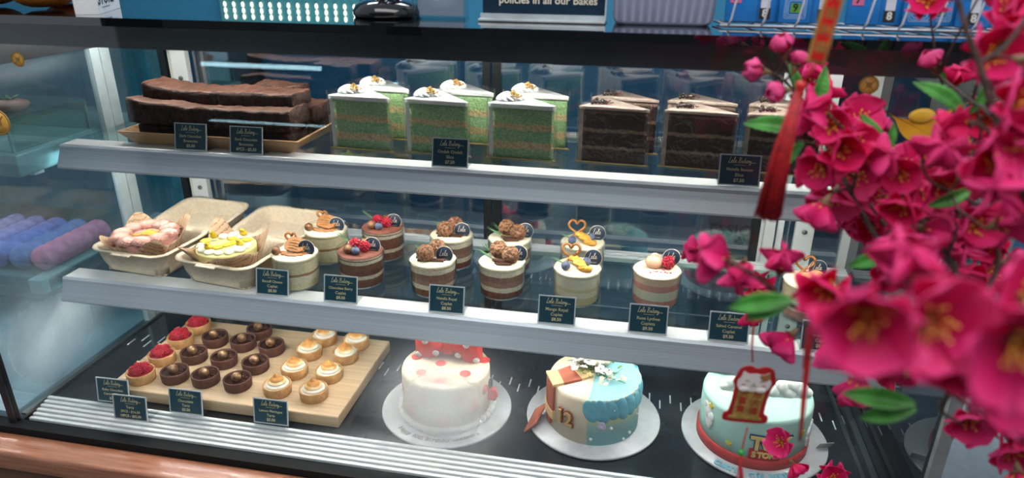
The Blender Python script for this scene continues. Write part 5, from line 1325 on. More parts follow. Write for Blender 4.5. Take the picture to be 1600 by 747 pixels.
for k in range(5): mb.ball((0, 0, 0), 0.008, sq=(1, 0.4, 0.15), T=TR((0.008 * math.cos(k * 1.3), 0.008 * math.sin(k * 1.3), 0.019), 0, -0.4, k * 1.3), seg=8, rings=6)
mb.build('leaves', M('mint_leaf', (0.05, 0.20, 0.10), rough=0.5), t)

# ------------------------------------------------------------------ behind the case
p = ony(1150, 372, 1.40)
t = thing('printed_bag', 'pale cloth bag with dark blue print behind the rear glass', 'bag', (p.x, 1.38, -0.12), 0.05)
mb = MB()
def bagf(u, v):
    x = -0.075 + 0.15 * u; z = 0.42 * v; return (x, 0.010 * math.sin(u * 9 + v * 5) + 0.008 * math.sin(u * 23 + v * 3) * (1 - v) , z + 0.006 * math.sin(u * 14))
mb.grid(bagf, 40, 30, thick=0.002); mb.grid(lambda u, v: (bagf(u, v)[0], bagf(u, v)[1] + 0.05 + 0.02 * math.sin(v * 3), bagf(u, v)[2]), 40, 30, thick=0.002)
mb.build('bag_cloth', M('pale_cloth', (0.50, 0.54, 0.58), rough=0.8, var=0.08, scale=30, bump=0.15), t)
mb = text_mb('ESSIONS', 0.034, 0.0002, TR((0.002, -0.022, 0.275), PI / 2), bold=0.0008); text_mb('Multi', 0.020, 0.0002, TR((-0.012, -0.022, 0.245), PI / 2), bold=0.0006, mb=mb)
mb.tube([(-0.045, -0.021, 0.39), (-0.03, -0.021, 0.345), (0.0, -0.021, 0.33), (0.03, -0.021, 0.345), (0.045, -0.021, 0.39)], 0.006, 6)
mb.build('bag_print', M('print_navy', (0.02, 0.03, 0.10), rough=0.6), t)
t = thing('work_counter', 'dark work counter behind the display case', 'counter', (-0.3, 1.75, FZ))
MB().box((-1.6, -0.3, 0), (1.0, 0.3, 0.715)).build('counter_body', DARKF, t); MB().box((-1.62, -0.32, 0.715), (1.02, 0.32, 0.7295), bev=0.003).build('counter_top', M('grey_laminate', (0.16, 0.19, 0.21), rough=0.35, var=0.05), t)
# upright panels on the rear wall (dark frames with pale posts), seen above the top shelf
for x, w_, m_, lb in ((-1.92, 0.30, DARKF, 'black wall panel at the far left behind the case'), (-1.50, 0.22, DARKF, 'black wall panel behind the brownies'), (0.47, 0.31, M('maroon_panel', (0.050, 0.012, 0.022), rough=0.4), 'maroon wall panel behind the blossoms at right')):
    tag(bx((x, 2.16, -0.1), (x + w_, 2.199, 0.55)).build('wall_panel', m_), lb, 'panel')
# led dots panel above the counter
t = thing('lamp_board', 'teal board with three rows of tiny warm lamps mirrored in the black counter top', 'lamp board', (-1.15, 2.18, 0.68))
MB().box((-0.245, 0.0, 0.0), (0.24, 0.018, 0.105)).build('board', M('teal_board', (0.05, 0.24, 0.28), rough=0.3, var=0.1), t)
lm = None
for r_ in range(3):
    for k in range(15):
        if lm is None: o = lm = MB().ball((0, -0.004, 0), 0.0042, sq=(1, 0.5, 1.9), seg=8, rings=6).build('tiny_lamp', emis('warm_led', (1.0, 0.93, 0.68), 4), t)
        else: o = lm.copy(); COL.objects.link(o); o.parent = t
        o.location = (-0.225 + 0.032 * k, 0.0, 0.032 + 0.019 * r_)
# right of the case: pale cabinet and blue wall
t = thing('pale_cabinet', 'pale grey metal cabinet standing right of the display case', 'cabinet', (0.56, 1.15, FZ))
MB().box((-0.09, -0.20, 0), (0.10, 0.25, 0.745), bev=0.003).build('cabinet_body', M('pale_metal', (0.42, 0.46, 0.48), rough=0.35, metal=0.2, var=0.04), t)
MB().box((-0.05, -0.206, 0.45), (0.06, -0.2, 0.70), bev=0.002).build('vent_panel', DARKF, t)
struct('wall_right', bx((0.80, 0.80, FZ), (0.86, 2.2, 2.2)), ROOMB)
# across the aisle behind the viewer: dark shelving with two lit tubes that the front glass mirrors
t = thing('aisle_shelving', 'dark shelving across the aisle with two lit tubes', 'shelving', (-1.45, -1.1, FZ))
for z_ in (0.0, 0.86, 1.16, 1.7): MB().box((-0.55, -0.2, z_), (0.55, 0.12, z_ + 0.02)).build('shelf_board', DARKF, t)
for sx in (-0.57, 0.55): MB().box((sx, -0.2, 0), (sx + 0.02, 0.12, 1.72)).build('side_board', DARKF, t)
for z_ in (0.875, 1.10): MB().tube([(-0.24, 0.10, z_), (0.25, 0.10, z_)], 0.008, 12).build('tube_lamp', emis('tube_glow', (0.55, 0.88, 1.0), 14), t)

# ------------------------------------------------------------------ plum blossom branches in the foreground
def petal_mat(name, base, tip, deep):
    m = bpy.data.materials.new(name); m.use_nodes = True; N, L = nt(m); b = N['Principled BSDF']
    b.inputs['Roughness'].default_value = 0.55; b.inputs['Specular IOR Level'].default_value = 0.25
    tc = N.new('ShaderNodeTexCoord'); sp = N.new('ShaderNodeVectorMath'); sp.operation = 'LENGTH'; L.new(tc.outputs['Object'], sp.inputs[0])
    nz = N.new('ShaderNodeTexNoise'); nz.inputs['Scale'].default_value = 90; nz.inputs['Detail'].default_value = 3; L.new(tc.outputs['Object'], nz.inputs[0])
    ad = N.new('ShaderNodeMath'); ad.operation = 'MULTIPLY_ADD'; ad.inputs[1].default_value = 0.010; L.new(nz.outputs[0], ad.inputs[0]); L.new(sp.outputs['Value'], ad.inputs[2])
    r = N.new('ShaderNodeMapRange'); r.inputs[1].default_value = 0.006; r.inputs[2].default_value = 0.032; L.new(ad.outputs[0], r.inputs[0])
    c = N.new('ShaderNodeValToRGB'); c.color_ramp.elements[0].color = (*deep, 1); c.color_ramp.elements[1].color = (*tip, 1)
    e = c.color_ramp.elements.new(0.5); e.color = (*base, 1); L.new(r.outputs[0], c.inputs[0]); L.new(c.outputs[0], b.inputs['Base Color'])
    tl = N.new('ShaderNodeBsdfTranslucent'); L.new(c.outputs[0], tl.inputs[0])
    mx = N.new('ShaderNodeMixShader'); mx.inputs[0].default_value = 0.35; L.new(b.outputs[0], mx.inputs[1]); L.new(tl.outputs[0], mx.inputs[2])
    L.new(mx.outputs[0], N['Material Output'].inputs[0]); return m
PET = petal_mat('petal_magenta', (0.80, 0.020, 0.19), (0.88, 0.08, 0.30), (0.70, 0.02, 0.08))
PETB = petal_mat('petal_bud_pink', (0.82, 0.09, 0.30), (0.88, 0.22, 0.44), (0.74, 0.04, 0.16))
PETR = petal_mat('petal_red', (0.80, 0.014, 0.14), (0.86, 0.04, 0.22), (0.72, 0.02, 0.06))
TWG = M('twig_brown', (0.060, 0.026, 0.018), rough=0.7, var=0.3, scale=90, bump=0.4)
STM = M('stamen_yellow', (0.80, 0.38, 0.06), rough=0.5, var=0.1)
LFG = M('leaf_green', (0.055, 0.25, 0.035), rough=0.45, var=0.25, scale=60)
LFG2 = M('leaf_green_side', (0.12, 0.36, 0.06), rough=0.45, var=0.2, scale=60)
CAL = M('calyx', (0.16, 0.09, 0.04), rough=0.6, var=0.2)
def petals(mb, n, R, open_, phase=0.0, cup=0.30, m=0, wdt=0.62, seed=0):
    """open_: 0 closed bud .. 1 flat flower"""
    for k in range(n):
        a = 2 * PI * k / n + phase; rs = random.Random(seed * 31 + k); tilt = math.radians(86 - 66 * open_ + rs.uniform(-8, 8)); Rk = R * rs.uniform(0.9, 1.08)
        def fn(u, v, a=a, tilt=tilt, Rk=Rk, k=k):
            vv = 2 * v - 1; w_ = Rk * wdt * (math.sin(PI * min(0.97, 0.06 + 0.80 * u ** 0.85)) ** 0.75) * (0.35 + 0.65 * min(1, u * 1.6))
            ln = Rk * u * (1 - 0.20 * vv * vv * u * u)
            bend = (1 - open_) * 0.8 * u * u + 0.12 * u * u
            x0 = ln * math.cos(tilt + bend * 0.9) if open_ > 0.35 else ln * math.cos(tilt) + Rk * 0.42 * math.sin(PI * min(1, u * 0.97)) * (1 - open_)
            z0 = ln * math.sin(tilt + bend * 0.55)
            y0 = w_ * vv
            z0 += cup * abs(vv) ** 2 * w_ * 0.9 * (1 if open_ > 0.35 else 0) + 0.04 * Rk * math.sin(5 * vv + k) * u
            if open_ <= 0.35: x0 -= 0.55 * w_ * vv * vv
            return (x0 * math.cos(a) - y0 * math.sin(a), x0 * math.sin(a) + y0 * math.cos(a), z0)
        mb.grid(fn, 9, 8, m, thick=0.0003)
def stamens(R, n, seed=0):
    mb = MB(); rs = random.Random(seed)
    for k in range(n):
        a = 2 * PI * k / n + rs.uniform(-.2, .2); t_ = rs.uniform(0.2, 0.85); L_ = R * rs.uniform(0.35, 0.55)
        e = Vector((math.cos(a) * math.sin(t_), math.sin(a) * math.sin(t_), math.cos(t_))) * L_
        mb.tube([(0, 0, 0.0005), e * 0.6, e], 0.00028, 4); mb.ball(e, 0.0009, seg=6, rings=4)
    mb.ball((0, 0, 0.001), 0.0016, seg=8, rings=6); return mb
VAR = {}
def variants():
    for key, n, R, op, m_, lay in (('o1', 5, 0.0250, 0.88, PET, 1), ('o2', 5, 0.0255, 0.72, PET, 1), ('o3', 5, 0.0245, 0.66, PETR, 1), ('h1', 5, 0.0215, 0.44, PET, 1), ('h2', 4, 0.0200, 0.38, PETR, 1), ('b1', 4, 0.0155, 0.10, PETB, 1), ('b2', 5, 0.0130, 0.05, PETB, 1)):
        mb = MB(); petals(mb, n, R, op, seed=len(VAR), wdt=(0.74 if op > .6 else 0.86) if op > .35 else 0.66)
        if lay == 2: petals(mb, 5, R * 0.8, max(0.35, op - 0.22), phase=0.63, seed=len(VAR) + 9)
        me = mb.build('v', m_); s_ = stamens(R, 14, len(VAR)).build('s', STM) if op > 0.3 else None
        c = MB().lathe([(0.0003, -0.007), (0.0012, -0.006), (0.0028, -0.002), (0.0034, 0.0012), (0.002, 0.002)], 10, caps=False)
        for k in range(5):
            a = k * 1.2566 + 0.6; c.ball((0, 0, 0), 0.0032, sq=(1, 0.7, 0.22), T=TR((0.0034 * math.cos(a), 0.0034 * math.sin(a), 0.0012), 0, -0.5, a), seg=8, rings=6)
        c = c.build('c', CAL)
        VAR[key] = (me.data, s_.data if s_ else None, c.data)
        for o in (me, s_, c):
            if o: bpy.data.objects.remove(o)
variants()
def link(name, data, parent):
    o = bpy.data.objects.new(name, data); COL.objects.link(o); o.parent = parent; return o
RIGHT_, UP_, BACK_ = _X.copy(), Vector((0, 0, 1)), Vector((0, -1, 0))
def seat(px, py, d):
    p = atd(px, py, d)
    if p.y > 0.675: p = atd(px, py, d * 0.675 / p.y)
    return p
LEAFM = {}
def leaf_mesh():
    mb = MB(); L_ = 0.036
    def fn(u, v):
        vv = 2 * v - 1; w_ = 0.0064 * 0.78 * math.sin(PI * min(1, 0.03 + u * 0.97)) ** 0.8 * (1 + 0.20 * abs(math.sin(u * 30)))
        return (L_ * u, w_ * vv, 0.004 * abs(vv) * math.sin(PI * u) - 0.006 * u * u)
    mb.grid(fn, 40, 6, thick=0.0003); o = mb.build('l', LFG); d = o.data; bpy.data.objects.remove(o); return d
LMD = leaf_mesh()
class Branch:
    def __init__(s, label, paths, origin):
        s.o = thing('blossom_branch', label, 'artificial branch', origin, 0, None); s.org = Vector(origin)
        for path, r0, r1 in paths:
            P = [seat(*q) - s.org for q in path]; Q = []
            for i in range(len(P) - 1):
                a, b, c, d = P[max(i - 1, 0)], P[i], P[i + 1], P[min(i + 2, len(P) - 1)]
                for k in range(6):
                    t_ = k / 6; v = 0.5 * ((2 * b) + (c - a) * t_ + (2 * a - 5 * b + 4 * c - d) * t_ * t_ + (-a + 3 * b - 3 * c + d) * t_ ** 3)
                    Q.append(v + Vector((mnoise.noise(v * 40), mnoise.noise(v * 40 + Vector((5, 0, 0))), mnoise.noise(v * 40 + Vector((0, 9, 0))))) * 0.0012)
            Q.append(P[-1]); n = len(Q)
            MB().tube(Q, [r0 + (r1 - r0) * i / (n - 1) + (0.0004 if i % 5 == 0 else 0) for i in range(n)], 8).build('twig', TWG, s.o)
    def flower(s, px, py, dpx, kind, face=None, spin=None):
        size = {'o': 0.046, 'h': 0.034, 'b': 0.021}[kind[0]]
        d = size * 1093 / dpx; sc_ = 1.0
        p = seat(px, py, d); dd = (p - CAM).dot(ray(CX, CY).normalized())
        sc_ = max(0.55, min(1.25, dd / d))
        rnd_ = random.Random(int(px * 7 + py))
        if face is None:
            v = (CAM - p).normalized() * (1.0 if kind[0] == 'o' else 0.25) + RIGHT_ * rnd_.uniform(-.7, .5) + UP_ * rnd_.uniform(-0.3, .8)
        else: v = RIGHT_ * face[0] + UP_ * face[1] + BACK_ * face[2]
        q = Vector((0, 0, 1)).rotation_difference(v.normalized()).to_matrix().to_4x4()
        a, b, c = VAR[kind]
        f = link('blossom' if kind[0] != 'b' else 'bud', a, s.o)
        sx = sc_ * rnd_.uniform(0.92, 1.08)
        f.matrix_local = Matrix.Translation(p - s.org) @ q @ Matrix.Rotation(rnd_.uniform(0, 6) if spin is None else spin, 4, 'Z') @ Matrix.Scale(sx, 4)
        if b: link('stamens', b, f)
        link('calyx', c, f)
        # short stalk back to the nearest twig point
        base = (p - s.org) - v.normalized() * 0.006 * sx
        best = None
        for ch in s.o.children:
            if ch.name.startswith('twig'):
                for vv in list(ch.data.vertices)[::8]:
                    L_ = (vv.co - base).length
                    if best is None or L_ < best[0]: best = (L_, vv.co.copy())
        if best and 0.004 < best[0] < 0.07:
            mid = base.lerp(best[1], 0.5) - v.normalized() * 0.004
            MB().tube([base, mid, best[1]], [0.0008, 0.0009, 0.0012], 6).build('stalk', TWG, s.o)
    def leaf(s, px, py, d, ang, sc_=1.0, tilt=0.3):
        p = seat(px, py, d); o = link('leaf', LMD, s.o)
        X_ = (RIGHT_ * math.cos(ang) + UP_ * math.sin(ang)).normalized(); Yv = Vector((0, -1, 0.35)).cross(X_).normalized(); Zv = X_.cross(Yv)
        m3 = Matrix((X_, Yv, Zv)).transposed().to_4x4()
        o.matrix_local = Matrix.Translation(p - s.org) @ m3 @ Matrix.Rotation(tilt, 4, 'X') @ Matrix.Scale(sc_, 4)
ORG = tuple(seat(1640, 720, 0.45))
# upper twig with buds, reaching into the banner
A = Branch('plum blossom branch at the upper left of the bouquet, pink buds beside the banner',
  [([(1640, 640, .50), (1560, 560, .50), (1440, 460, .52), (1372, 372, .55), (1318, 280, .58), (1268, 182, .60), (1240, 130, .60), (1228, 96, .60)], 0.0028, 0.0010),
   ([(1250, 150, .60), (1222, 122, .60), (1204, 118, .60)], 0.0012, 0.0008), ([(1262, 170, .60), (1235, 150, .6)], 0.0012, 0.0008), ([(1268, 185, .60), (1262, 140, .6)], 0.0013, 0.0008),
   ([(1330, 300, .57), (1345, 250, .57), (1368, 215, .57)], 0.0014, 0.0008)], ORG)
for q in ((1224, 84, 40, 'b1', (-.3, 1, .2)), (1193, 112, 40, 'b1', (-1, .3, .3)), (1226, 142, 42, 'b1', (-1, .1, .5)), (1262, 128, 56, 'h1', (-.1, 1, .4)), (1243, 105, 40, 'b2', (.3, .8, -.2)), (1276, 152, 60, 'h2', (.3, .6, .6)),
          (1303, 196, 88, 'o2', (-.3, .2, 1)), (1342, 188, 76, 'o1', (.1, .5, .7)), (1290, 180, 70, 'h1', (-.8, .4, .6)), (1310, 228, 95, 'o3', (.1, -.1, 1)), (1332, 236, 92, 'o2', (.4, .4, .9)), (1288, 262, 90, 'o2', (-.6, .1, .8)), (1306, 300, 88, 'o1', (-.3, -.7, .7)),
          (1290, 315, 70, 'h1', (-.4, -.8, .3)), (1352, 252, 70, 'h1', (.7, .3, .6)), (1380, 206, 36, 'b2', (.1, 1, .2)), (1342, 300, 60, 'h1', (-.5, -.8, .5)), (1362, 285, 76, 'o3', (.5, -.1, .9)), (1348, 335, 58, 'h1', (-.8, -.5, .4)), (1262, 190, 40, 'b2', (-1, .2, .2)), (1404, 378, 112, 'o2', (-.1, -.2, 1)), (1368, 348, 80, 'o3', (-.5, -.1, .8)), (1335, 270, 84, 'o1', (0, 0, 1)), (1318, 262, 80, 'o3', (-.2, -.4, 1))):
    A.flower(*q)
for q in ((1258, 205, .55, 2.85, 1.3), (1256, 222, .55, 4.0, 1.0), (1266, 178, .58, 1.35, 1.1), (1248, 150, .6, 1.9, 0.8), (1378, 240, .56, 2.05, 1.0), (1382, 240, .56, 1.4, .7)): A.leaf(*q)
Bb = Branch('plum blossom branch rising in the middle of the bouquet, dense magenta flowers',
  [([(1640, 660, .48), (1575, 590, .48), (1510, 520, .50), (1450, 445, .52), (1405, 380, .54), (1360, 320, .56)], 0.0030, 0.0014),
   ([(1560, 570, .48), (1530, 500, .5), (1480, 400, .52), (1440, 340, .54), (1400, 290, .56)], 0.0022, 0.0012), ([(1530, 480, .5), (1560, 400, .5), (1540, 330, .5), (1480, 300, .5)], 0.0018, 0.001),
   ([(1480, 400, .52), (1500, 330, .52), (1490, 280, .53)], 0.0016, 0.0008)], ORG)
for q in ((1405, 272, 92, 'o2', (-.2, .2, 1)), (1448, 255, 78, 'h1', (.1, .8, .6)), (1425, 262, 80, 'o1', (-.2, .6, .8)), (1466, 290, 96, 'o2', (.2, .1, 1)), (1410, 318, 96, 'o3', (-.4, -.2, .9)), (1440, 300, 84, 'o1', (.3, .4, .9)), (1386, 305, 84, 'o1', (-.5, .3, .8)), (1476, 262, 60, 'h2', (.4, .8, .5)), (1502, 277, 46, 'b1', (.3, .9, .3)),
          (1440, 356, 70, 'h1', (.9, -.1, .4)), (1475, 350, 66, 'h1', (1, 0, .4)), (1415, 345, 84, 'o1', (0, -.3, 1)), (1390, 350, 74, 'o3', (-.3, 0, 1)), (1520, 352, 100, 'o2', (.1, .3, 1)), (1556, 352, 84, 'h1', (.7, .5, .5)), (1500, 325, 66, 'h1', (-.5, .7, .5)), (1535, 378, 84, 'o3', (.1, -.3, 1)),
          (1490, 395, 66, 'h1', (-.2, .5, .8)), (1424, 404, 76, 'h1', (-.5, -.5, .7)), (1500, 425, 90, 'o3', (.1, -.2, 1)), (1535, 425, 80, 'o2', (.3, .2, .9)), (1573, 410, 44, 'b1', (1, .4, .3)), (1395, 395, 84, 'o1', (-.2, -.3, 1)), (1455, 372, 58, 'h2', (.2, -.6, .7)), (1385, 415, 84, 'o3', (0, -.4, .9))):
    Bb.flower(*q)
for q in ((1450, 322, .5, 0.35, 0.9), (1408, 395, .5, 3.4, 1.0), (1560, 465, .5, 0.6, 0.9)): Bb.leaf(*q)
Cc = Branch('plum blossom branch climbing at the upper right, large flowers over blue packets',
  [([(1640, 430, .42), (1610, 330, .40), (1572, 230, .40), (1552, 170, .40), (1530, 100, .40), (1508, 45, .40), (1495, 0, .40), (1480, -40, .40)], 0.0026, 0.0012),
   ([(1560, 190, .42), (1530, 165, .50), (1506, 150, .56), (1484, 132, .58), (1466, 116, .6)], 0.0015, 0.0008), ([(1600, 300, .42), (1560, 220, .45), (1520, 190, .46)], 0.0018, 0.001),
   ([(1530, 100, .40), (1570, 70, .40), (1610, 20, .40)], 0.0015, 0.001)], ORG)
for q in ((1546, 88, 118, 'o2', (-.1, .3, 1)), (1575, 58, 110, 'o3', (.3, .2, .9)), (1452, 6, 84, 'o2', (-.3, .5, .8)), (1570, 18, 100, 'o1', (.1, .4, 1)), (1600, 20, 110, 'o2', (0, 0, 1)), (1535, -8, 90, 'o3', (.1, .5, .9)),
          (1459, 106, 38, 'b1', (-.5, .9, .2)), (1489, 133, 52, 'h2', (.1, 1, .4)), (1600, 95, 60, 'b1', (.5, -.2, .6)), (1512, 194, 76, 'h2', (-.9, .1, .5)), (1540, 190, 92, 'o3', (-.4, .3, .8)), (1548, 240, 128, 'o1', (.1, -.2, 1)), (1518, 232, 70, 'h1', (-.9, .3, .4)), (1580, 165, 130, 'o2', (.2, .2, 1)), (1590, 215, 130, 'o1', (0, 0, 1)), (1572, 288, 96, 'h1', (-.5, .1, .9)), (1598, 285, 120, 'o3', (.1, -.1, 1)), (1540, 265, 90, 'o3', (-.5, -.5, .8)), (1600, 345, 80, 'h1', (-.5, .3, .6))):
    Cc.flower(*q)
for q in ((1508, 178, .52, 2.45, 1.2), (1515, 178, .52, 1.2, .8), (1590, 92, .42, 0.2, .8), (1470, 110, .6, 5.2, .35)): Cc.leaf(*q)
Dd = Branch('nearest plum blossom branch, very large blurred magenta flowers across the lower right',
  [([(1650, 700, .34), (1580, 640, .34), (1500, 590, .34), (1420, 560, .36), (1350, 530, .40), (1290, 500, .44), (1240, 478, .46), (1190, 440, .44), (1150, 415, .42), (1105, 398, .48)], 0.0028, 0.0009),
   ([(1440, 575, .36), (1370, 540, .40), (1300, 515, .42), (1255, 505, .44), (1225, 492, .46)], 0.0018, 0.0009), ([(1500, 590, .34), (1470, 640, .42), (1500, 660, .44)], 0.0016, 0.001),
   ([(1640, 600, .34), (1600, 560, .32), (1560, 520, .30)], 0.002, 0.0012), ([(1650, 700, .4), (1600, 690, .4), (1560, 660, .42), (1520, 640, .44)], 0.002, 0.001)], ORG)
for q in ((1352, 486, 196, 'o2', (-.2, -.1, 1)), (1300, 455, 120, 'o3', (-.5, .2, .8)), (1450, 498, 180, 'o1', (.05, .1, 1)), (1585, 528, 215, 'o1', (0, -.1, 1)), (1500, 545, 150, 'o3', (-.2, -.4, .8)), (1560, 600, 150, 'o2', (0, .1, 1)), (1420, 430, 120, 'h1', (-.3, .9, .5)), (1600, 470, 170, 'o1', (.2, .4, .9)), (1400, 540, 120, 'o3', (-.2, -.6, .7)),
          (1140, 410, 84, 'h1', (-.9, .4, .3)), (1162, 412, 70, 'h1', (-.2, -.3, .8)), (1094, 394, 44, 'h1', (-.9, .4, .3)), (1182, 446, 70, 'o3', (.1, .3, 1)), (1172, 486, 44, 'h2', (.1, -.7, .6)), (1218, 424, 70, 'h1', (-.1, .9, .3)), (1238, 522, 62, 'h1', (-.7, -.5, .5)), (1300, 530, 70, 'h1', (.1, -.6, .7)),
          (1345, 590, 66, 'h1', (-.1, -.9, .3)), (1366, 555, 70, 'o3', (-.2, -.3, .9)), (1340, 545, 70, 'o1', (-.3, .1, 1)), (1456, 580, 76, 'h1', (-.2, .8, .6)), (1392, 585, 36, 'h2', (-.5, -.6, .3)), (1515, 650, 90, 'o2', (-.2, -.1, 1)), (1530, 630, 84, 'h1', (.6, .6, .4)), (1578, 655, 96, 'o3', (.1, 0, 1)), (1590, 610, 140, 'o1', (.1, .2, 1)), (1580, 695, 90, 'o2', (-.1, -.2, 1)), (1605, 655, 100, 'o3', (0, 0, 1)), (1590, 735, 70, 'h1', (0, -.5, .5)),
          (1222, 692, 50, 'o1', (-.6, .5, .6)), (1300, 748, 60, 'o2', (-.1, .6, .7)), (1238, 724, 46, 'o3', (.5, -.5, .5)), (1330, 600, 60, 'h2', (.3, -.7, .4))):
    Dd.flower(*q)
for q in ((1238, 468, .40, 3.25, 1.0), (1236, 472, .40, 3.55, .8), (1430, 632, .42, 2.95, 1.1), (1432, 640, .42, 3.4, .9), (1415, 590, .40, 1.6, .7), (1575, 575, .38, 5.7, .9)): Dd.leaf(*q)

# ------------------------------------------------------------------ hanging ornaments
def frame3(p, ang=0.0):
    X_ = RIGHT_ * math.cos(ang) + UP_ * math.sin(ang); Z_ = (UP_ * math.cos(ang) - RIGHT_ * math.sin(ang)); Y_ = Z_.cross(X_)
    m = Matrix((X_, Y_, Z_)).transposed().to_4x4(); m.translation = p; return m
RSAT = M('red_satin', (0.55, 0.012, 0.012), rough=0.4, var=0.08, scale=60); RTH = M('red_thread', (0.40, 0.006, 0.012), rough=0.6, var=0.2, scale=300)
GFOIL = M('gold_foil', (0.55, 0.36, 0.10), rough=0.35, metal=0.3, col2=(0.32, 0.20, 0.05), scale=150)
o = thing('tassel_banner', 'red and gold lucky banner with long red tassel hanging at the top', 'ornament', (0, 0, 0)); p0 = atd(1312, -30, 0.42); o.location = p0
k_ = 0.42 / 1093
TB = Matrix.Rotation(0.115, 4, 'Y')
def rotl(mb): mb.v = [TB @ v for v in mb.v]; return mb
rotl(MB().box((-15 * k_, 0, -128 * k_), (15 * k_, 0.0016, 0), bev=0.0007)).build('gold_border', GFOIL, o)
rotl(MB().box((-10.5 * k_, -0.0006, -122 * k_), (10.5 * k_, 0.0, 0))).build('red_panel', RSAT, o)
mb = MB()
for i, ch in enumerate('大吉利福'): text_mb(ch, 19 * k_, 0.0001, TR((0, -0.0008, -(22 + 27 * i) * k_), PI / 2), bold=0.0001, mb=mb)
rotl(mb).build('lettering', GFOIL, o)
tl = MB(); rnd = random.Random(1)
kx, kz = 1268 - 1302, -(130 + 30)
mb = MB(); mb.tube([(0.115 * -128 * k_ * 1.0, 0.001, -128 * k_), (-20 * k_, 0.001, -143 * k_), (-30 * k_, 0.001, -158 * k_)], 0.0011, 6); mb.build('cord', RTH, o)
MB().lathe([(0.0004, 0), (8 * k_, -2 * k_), (9 * k_, -10 * k_), (6 * k_, -18 * k_), (8 * k_, -24 * k_)], 14, (-31 * k_, 0.001, -156 * k_), wob=0.05, wn=7).build('tassel_cap', RSAT, o)
for k in range(90):
    a = rnd.uniform(0, 6.28); r = math.sqrt(rnd.random()); x0 = -33 * k_ + r * 6 * k_ * math.cos(a); y0 = 0.001 + r * 6 * k_ * math.sin(a)
    x1 = -50 * k_ + r * 22 * k_ * math.cos(a) + rnd.uniform(-2, 2) * k_; y1 = 0.001 + r * 12 * k_ * math.sin(a); z1 = -(402 + rnd.uniform(-8, 5)) * k_
    tl.tube([(x0, y0, -176 * k_), ((x0 * .45 + x1 * .55) - 2 * k_, (y0 + y1) / 2, (-176 * k_ + z1) / 2), (x1, y1, z1)], [0.0009, 0.0009, 0.0008], 5)
tl.build('tassel_threads', RTH, o)['kind'] = 'stuff'

# lucky cat charm
D2 = 0.60; k2 = D2 / 1093
o = thing('lucky_cat_charm', 'red lucky cat charm with gold scroll hanging before the mint cake', 'ornament', (0, 0, 0)); p0 = atd(1173, 616, D2); o.location = p0
TC = frame3(Vector((0, 0, 0)), -0.09)
def outline(pts, n=3):
    P = [Vector(p) for p in pts]; Q = []; N_ = len(P)
    for i in range(N_):
        a, b, c, d = P[i - 1], P[i], P[(i + 1) % N_], P[(i + 2) % N_]
        for k in range(n):
            t_ = k / n; Q.append(0.5 * ((2 * b) + (c - a) * t_ + (2 * a - 5 * b + 4 * c - d) * t_ * t_ + (-a + 3 * b - 3 * c + d) * t_ ** 3))
    return [(q.x * k2, q.y * k2) for q in Q]
Tf = TC @ Matrix.Rotation(PI / 2, 4, 'X')
red_out = outline([(-33, -50), (-33, -38), (-27, -32), (-27, 10), (-31, 22), (-28, 34), (-24, 46), (-12, 51), (0, 47), (12, 51), (24, 46), (29, 34), (32, 22), (27, 10), (27, -32), (34, -38), (34, -50), (20, -53), (0, -53), (-20, -53)])
MB().prism(red_out, -0.0008, 0.0008, T=Tf).build('red_felt_back', M('red_felt', (0.42, 0.006, 0.012), rough=0.8, var=0.1, scale=200, bump=0.1), o)
MB().prism([(x * k2, y * k2) for x, y in ((-20, -42), (20, -42), (20, 12), (-20, 12))], 0.0008, 0.0013, T=Tf).prism([(x * k2, y * k2) for x, y in ((-26, -46), (26, -46), (25, -41), (-25, -41))], 0.0008, 0.0016, T=Tf).build('gold_scroll', GFOIL, o)
cat_out = outline([(-22, 12), (-25, 24), (-21, 32), (-19, 42), (-11, 38), (0, 39), (11, 38), (19, 42), (21, 32), (25, 24), (22, 12), (10, 8), (0, 7), (-10, 8)])
MB().prism(cat_out, 0.0010, 0.0018, T=Tf).build('cat_face', M('cat_white', (0.80, 0.72, 0.70), rough=0.6), o)
mb = MB()
mb.prism(outline([(6, 38), (11, 38), (19, 42), (21, 32), (15, 27), (8, 31)]), 0.0018, 0.0021, T=Tf); mb.build('cat_patch', M('patch_brown', (0.35, 0.16, 0.05), rough=0.6), o)
mb = MB()
for sx in (-1, 1):
    mb.tube([(x * k2, 0.0 + y * k2, 0.0021) for x, y in ((sx * 14, 25), (sx * 11, 27.5), (sx * 8, 25))], 0.00022, 5, T=Tf)
mb.tube([(x * k2, y * k2, 0.0021) for x, y in ((-4, 19), (-2, 17), (0, 19), (2, 17), (4, 19))], 0.00022, 5, T=Tf); mb.ball((0, 21.5 * k2, 0.002), 0.0005, T=Tf, seg=8, rings=6)
mb.build('cat_features', DARKF, o)
mb = MB()
for sx in (-1, 1): mb.ball((sx * 15 * k2, 19 * k2, 0.0016), 0.0014, T=Tf, seg=12, rings=6, sq=(1.3, 0.8, 0.5))
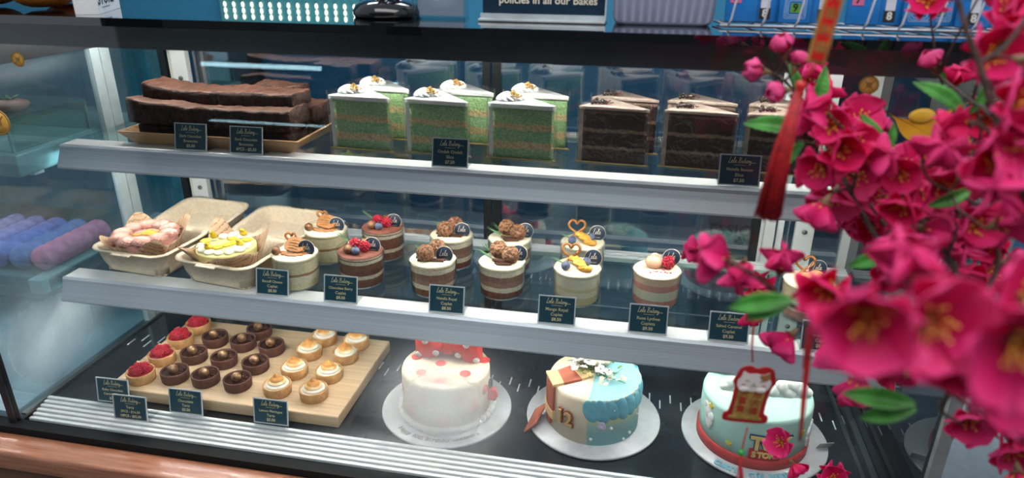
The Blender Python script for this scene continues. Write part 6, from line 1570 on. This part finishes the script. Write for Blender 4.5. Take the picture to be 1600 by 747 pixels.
mb.build('cat_cheeks', M('cheek_pink', (0.55, 0.22, 0.20), rough=0.6), o)
mb = MB()
for sx in (-1, 1): mb.ball((sx * 13 * k2, 10 * k2, 0.0018), 0.0032, T=Tf, seg=14, rings=8, sq=(1.3, 0.8, 0.4))
mb.build('cat_paws', MATS['cat_white'], o)
mb = MB()
for ch, x, y in (('大', -10, 2), ('富', -10, -12), ('貴', -10, -28), ('招', 10, 2), ('大', 10, -14), ('福', 10, -30)): text_mb(ch, 14.5 * k2, 0.0001, Tf @ Matrix.Translation((x * k2, y * k2, 0.0015)), bold=0.0001, mb=mb)
mb.build('lettering', M('char_red', (0.36, 0.03, 0.015), rough=0.6), o)
mb = MB(); rnd = random.Random(2)
def loc(px, py): return atd(px, py, D2) - p0
mb.tube([loc(1176, 566), loc(1175, 540), loc(1178, 500), loc(1179, 486)], 0.0008, 6); mb.build('cord', RTH, o)
MB().tube([loc(1168, 668), loc(1162, 690), loc(1157, 720), loc(1155, 770)], 0.0007, 6).build('cord', RTH, o)
MB().ball(loc(1158, 707), 0.0030, seg=14).build('green_bead', M('green_bead', (0.02, 0.35, 0.05), rough=0.2, coat=0.4), o)
mb = MB()
for k in range(12): mb.tube([loc(1157, 716), loc(1156 + rnd.uniform(-5, 5), 745), loc(1153 + rnd.uniform(-7, 7), 775)], 0.0006, 5)
mb.build('tassel_threads', RTH, o)['kind'] = 'stuff'
# thin red cord pair
o = MB(); D3 = 0.44; p0 = atd(1262, 500, D3)
for dx in (-4, 4): o.tube([atd(1266 + dx, 505, D3) - p0, atd(1262 + dx * 0.7, 560, D3) - p0, atd(1256 + dx * 0.5, 620, D3) - p0, atd(1250, 690, D3) - p0], 0.0010, 6)
for k in range(8): o.tube([atd(1268, 500, D3) - p0, atd(1262 + k - 4, 540, D3) - p0, atd(1260 + 1.2 * (k - 4), 575, D3) - p0], 0.0006, 4)
o = o.build('red_cord', RTH); o.location = p0; tag(o, 'thin doubled red cord hanging below the blossoms, right of the cat charm', 'cord')
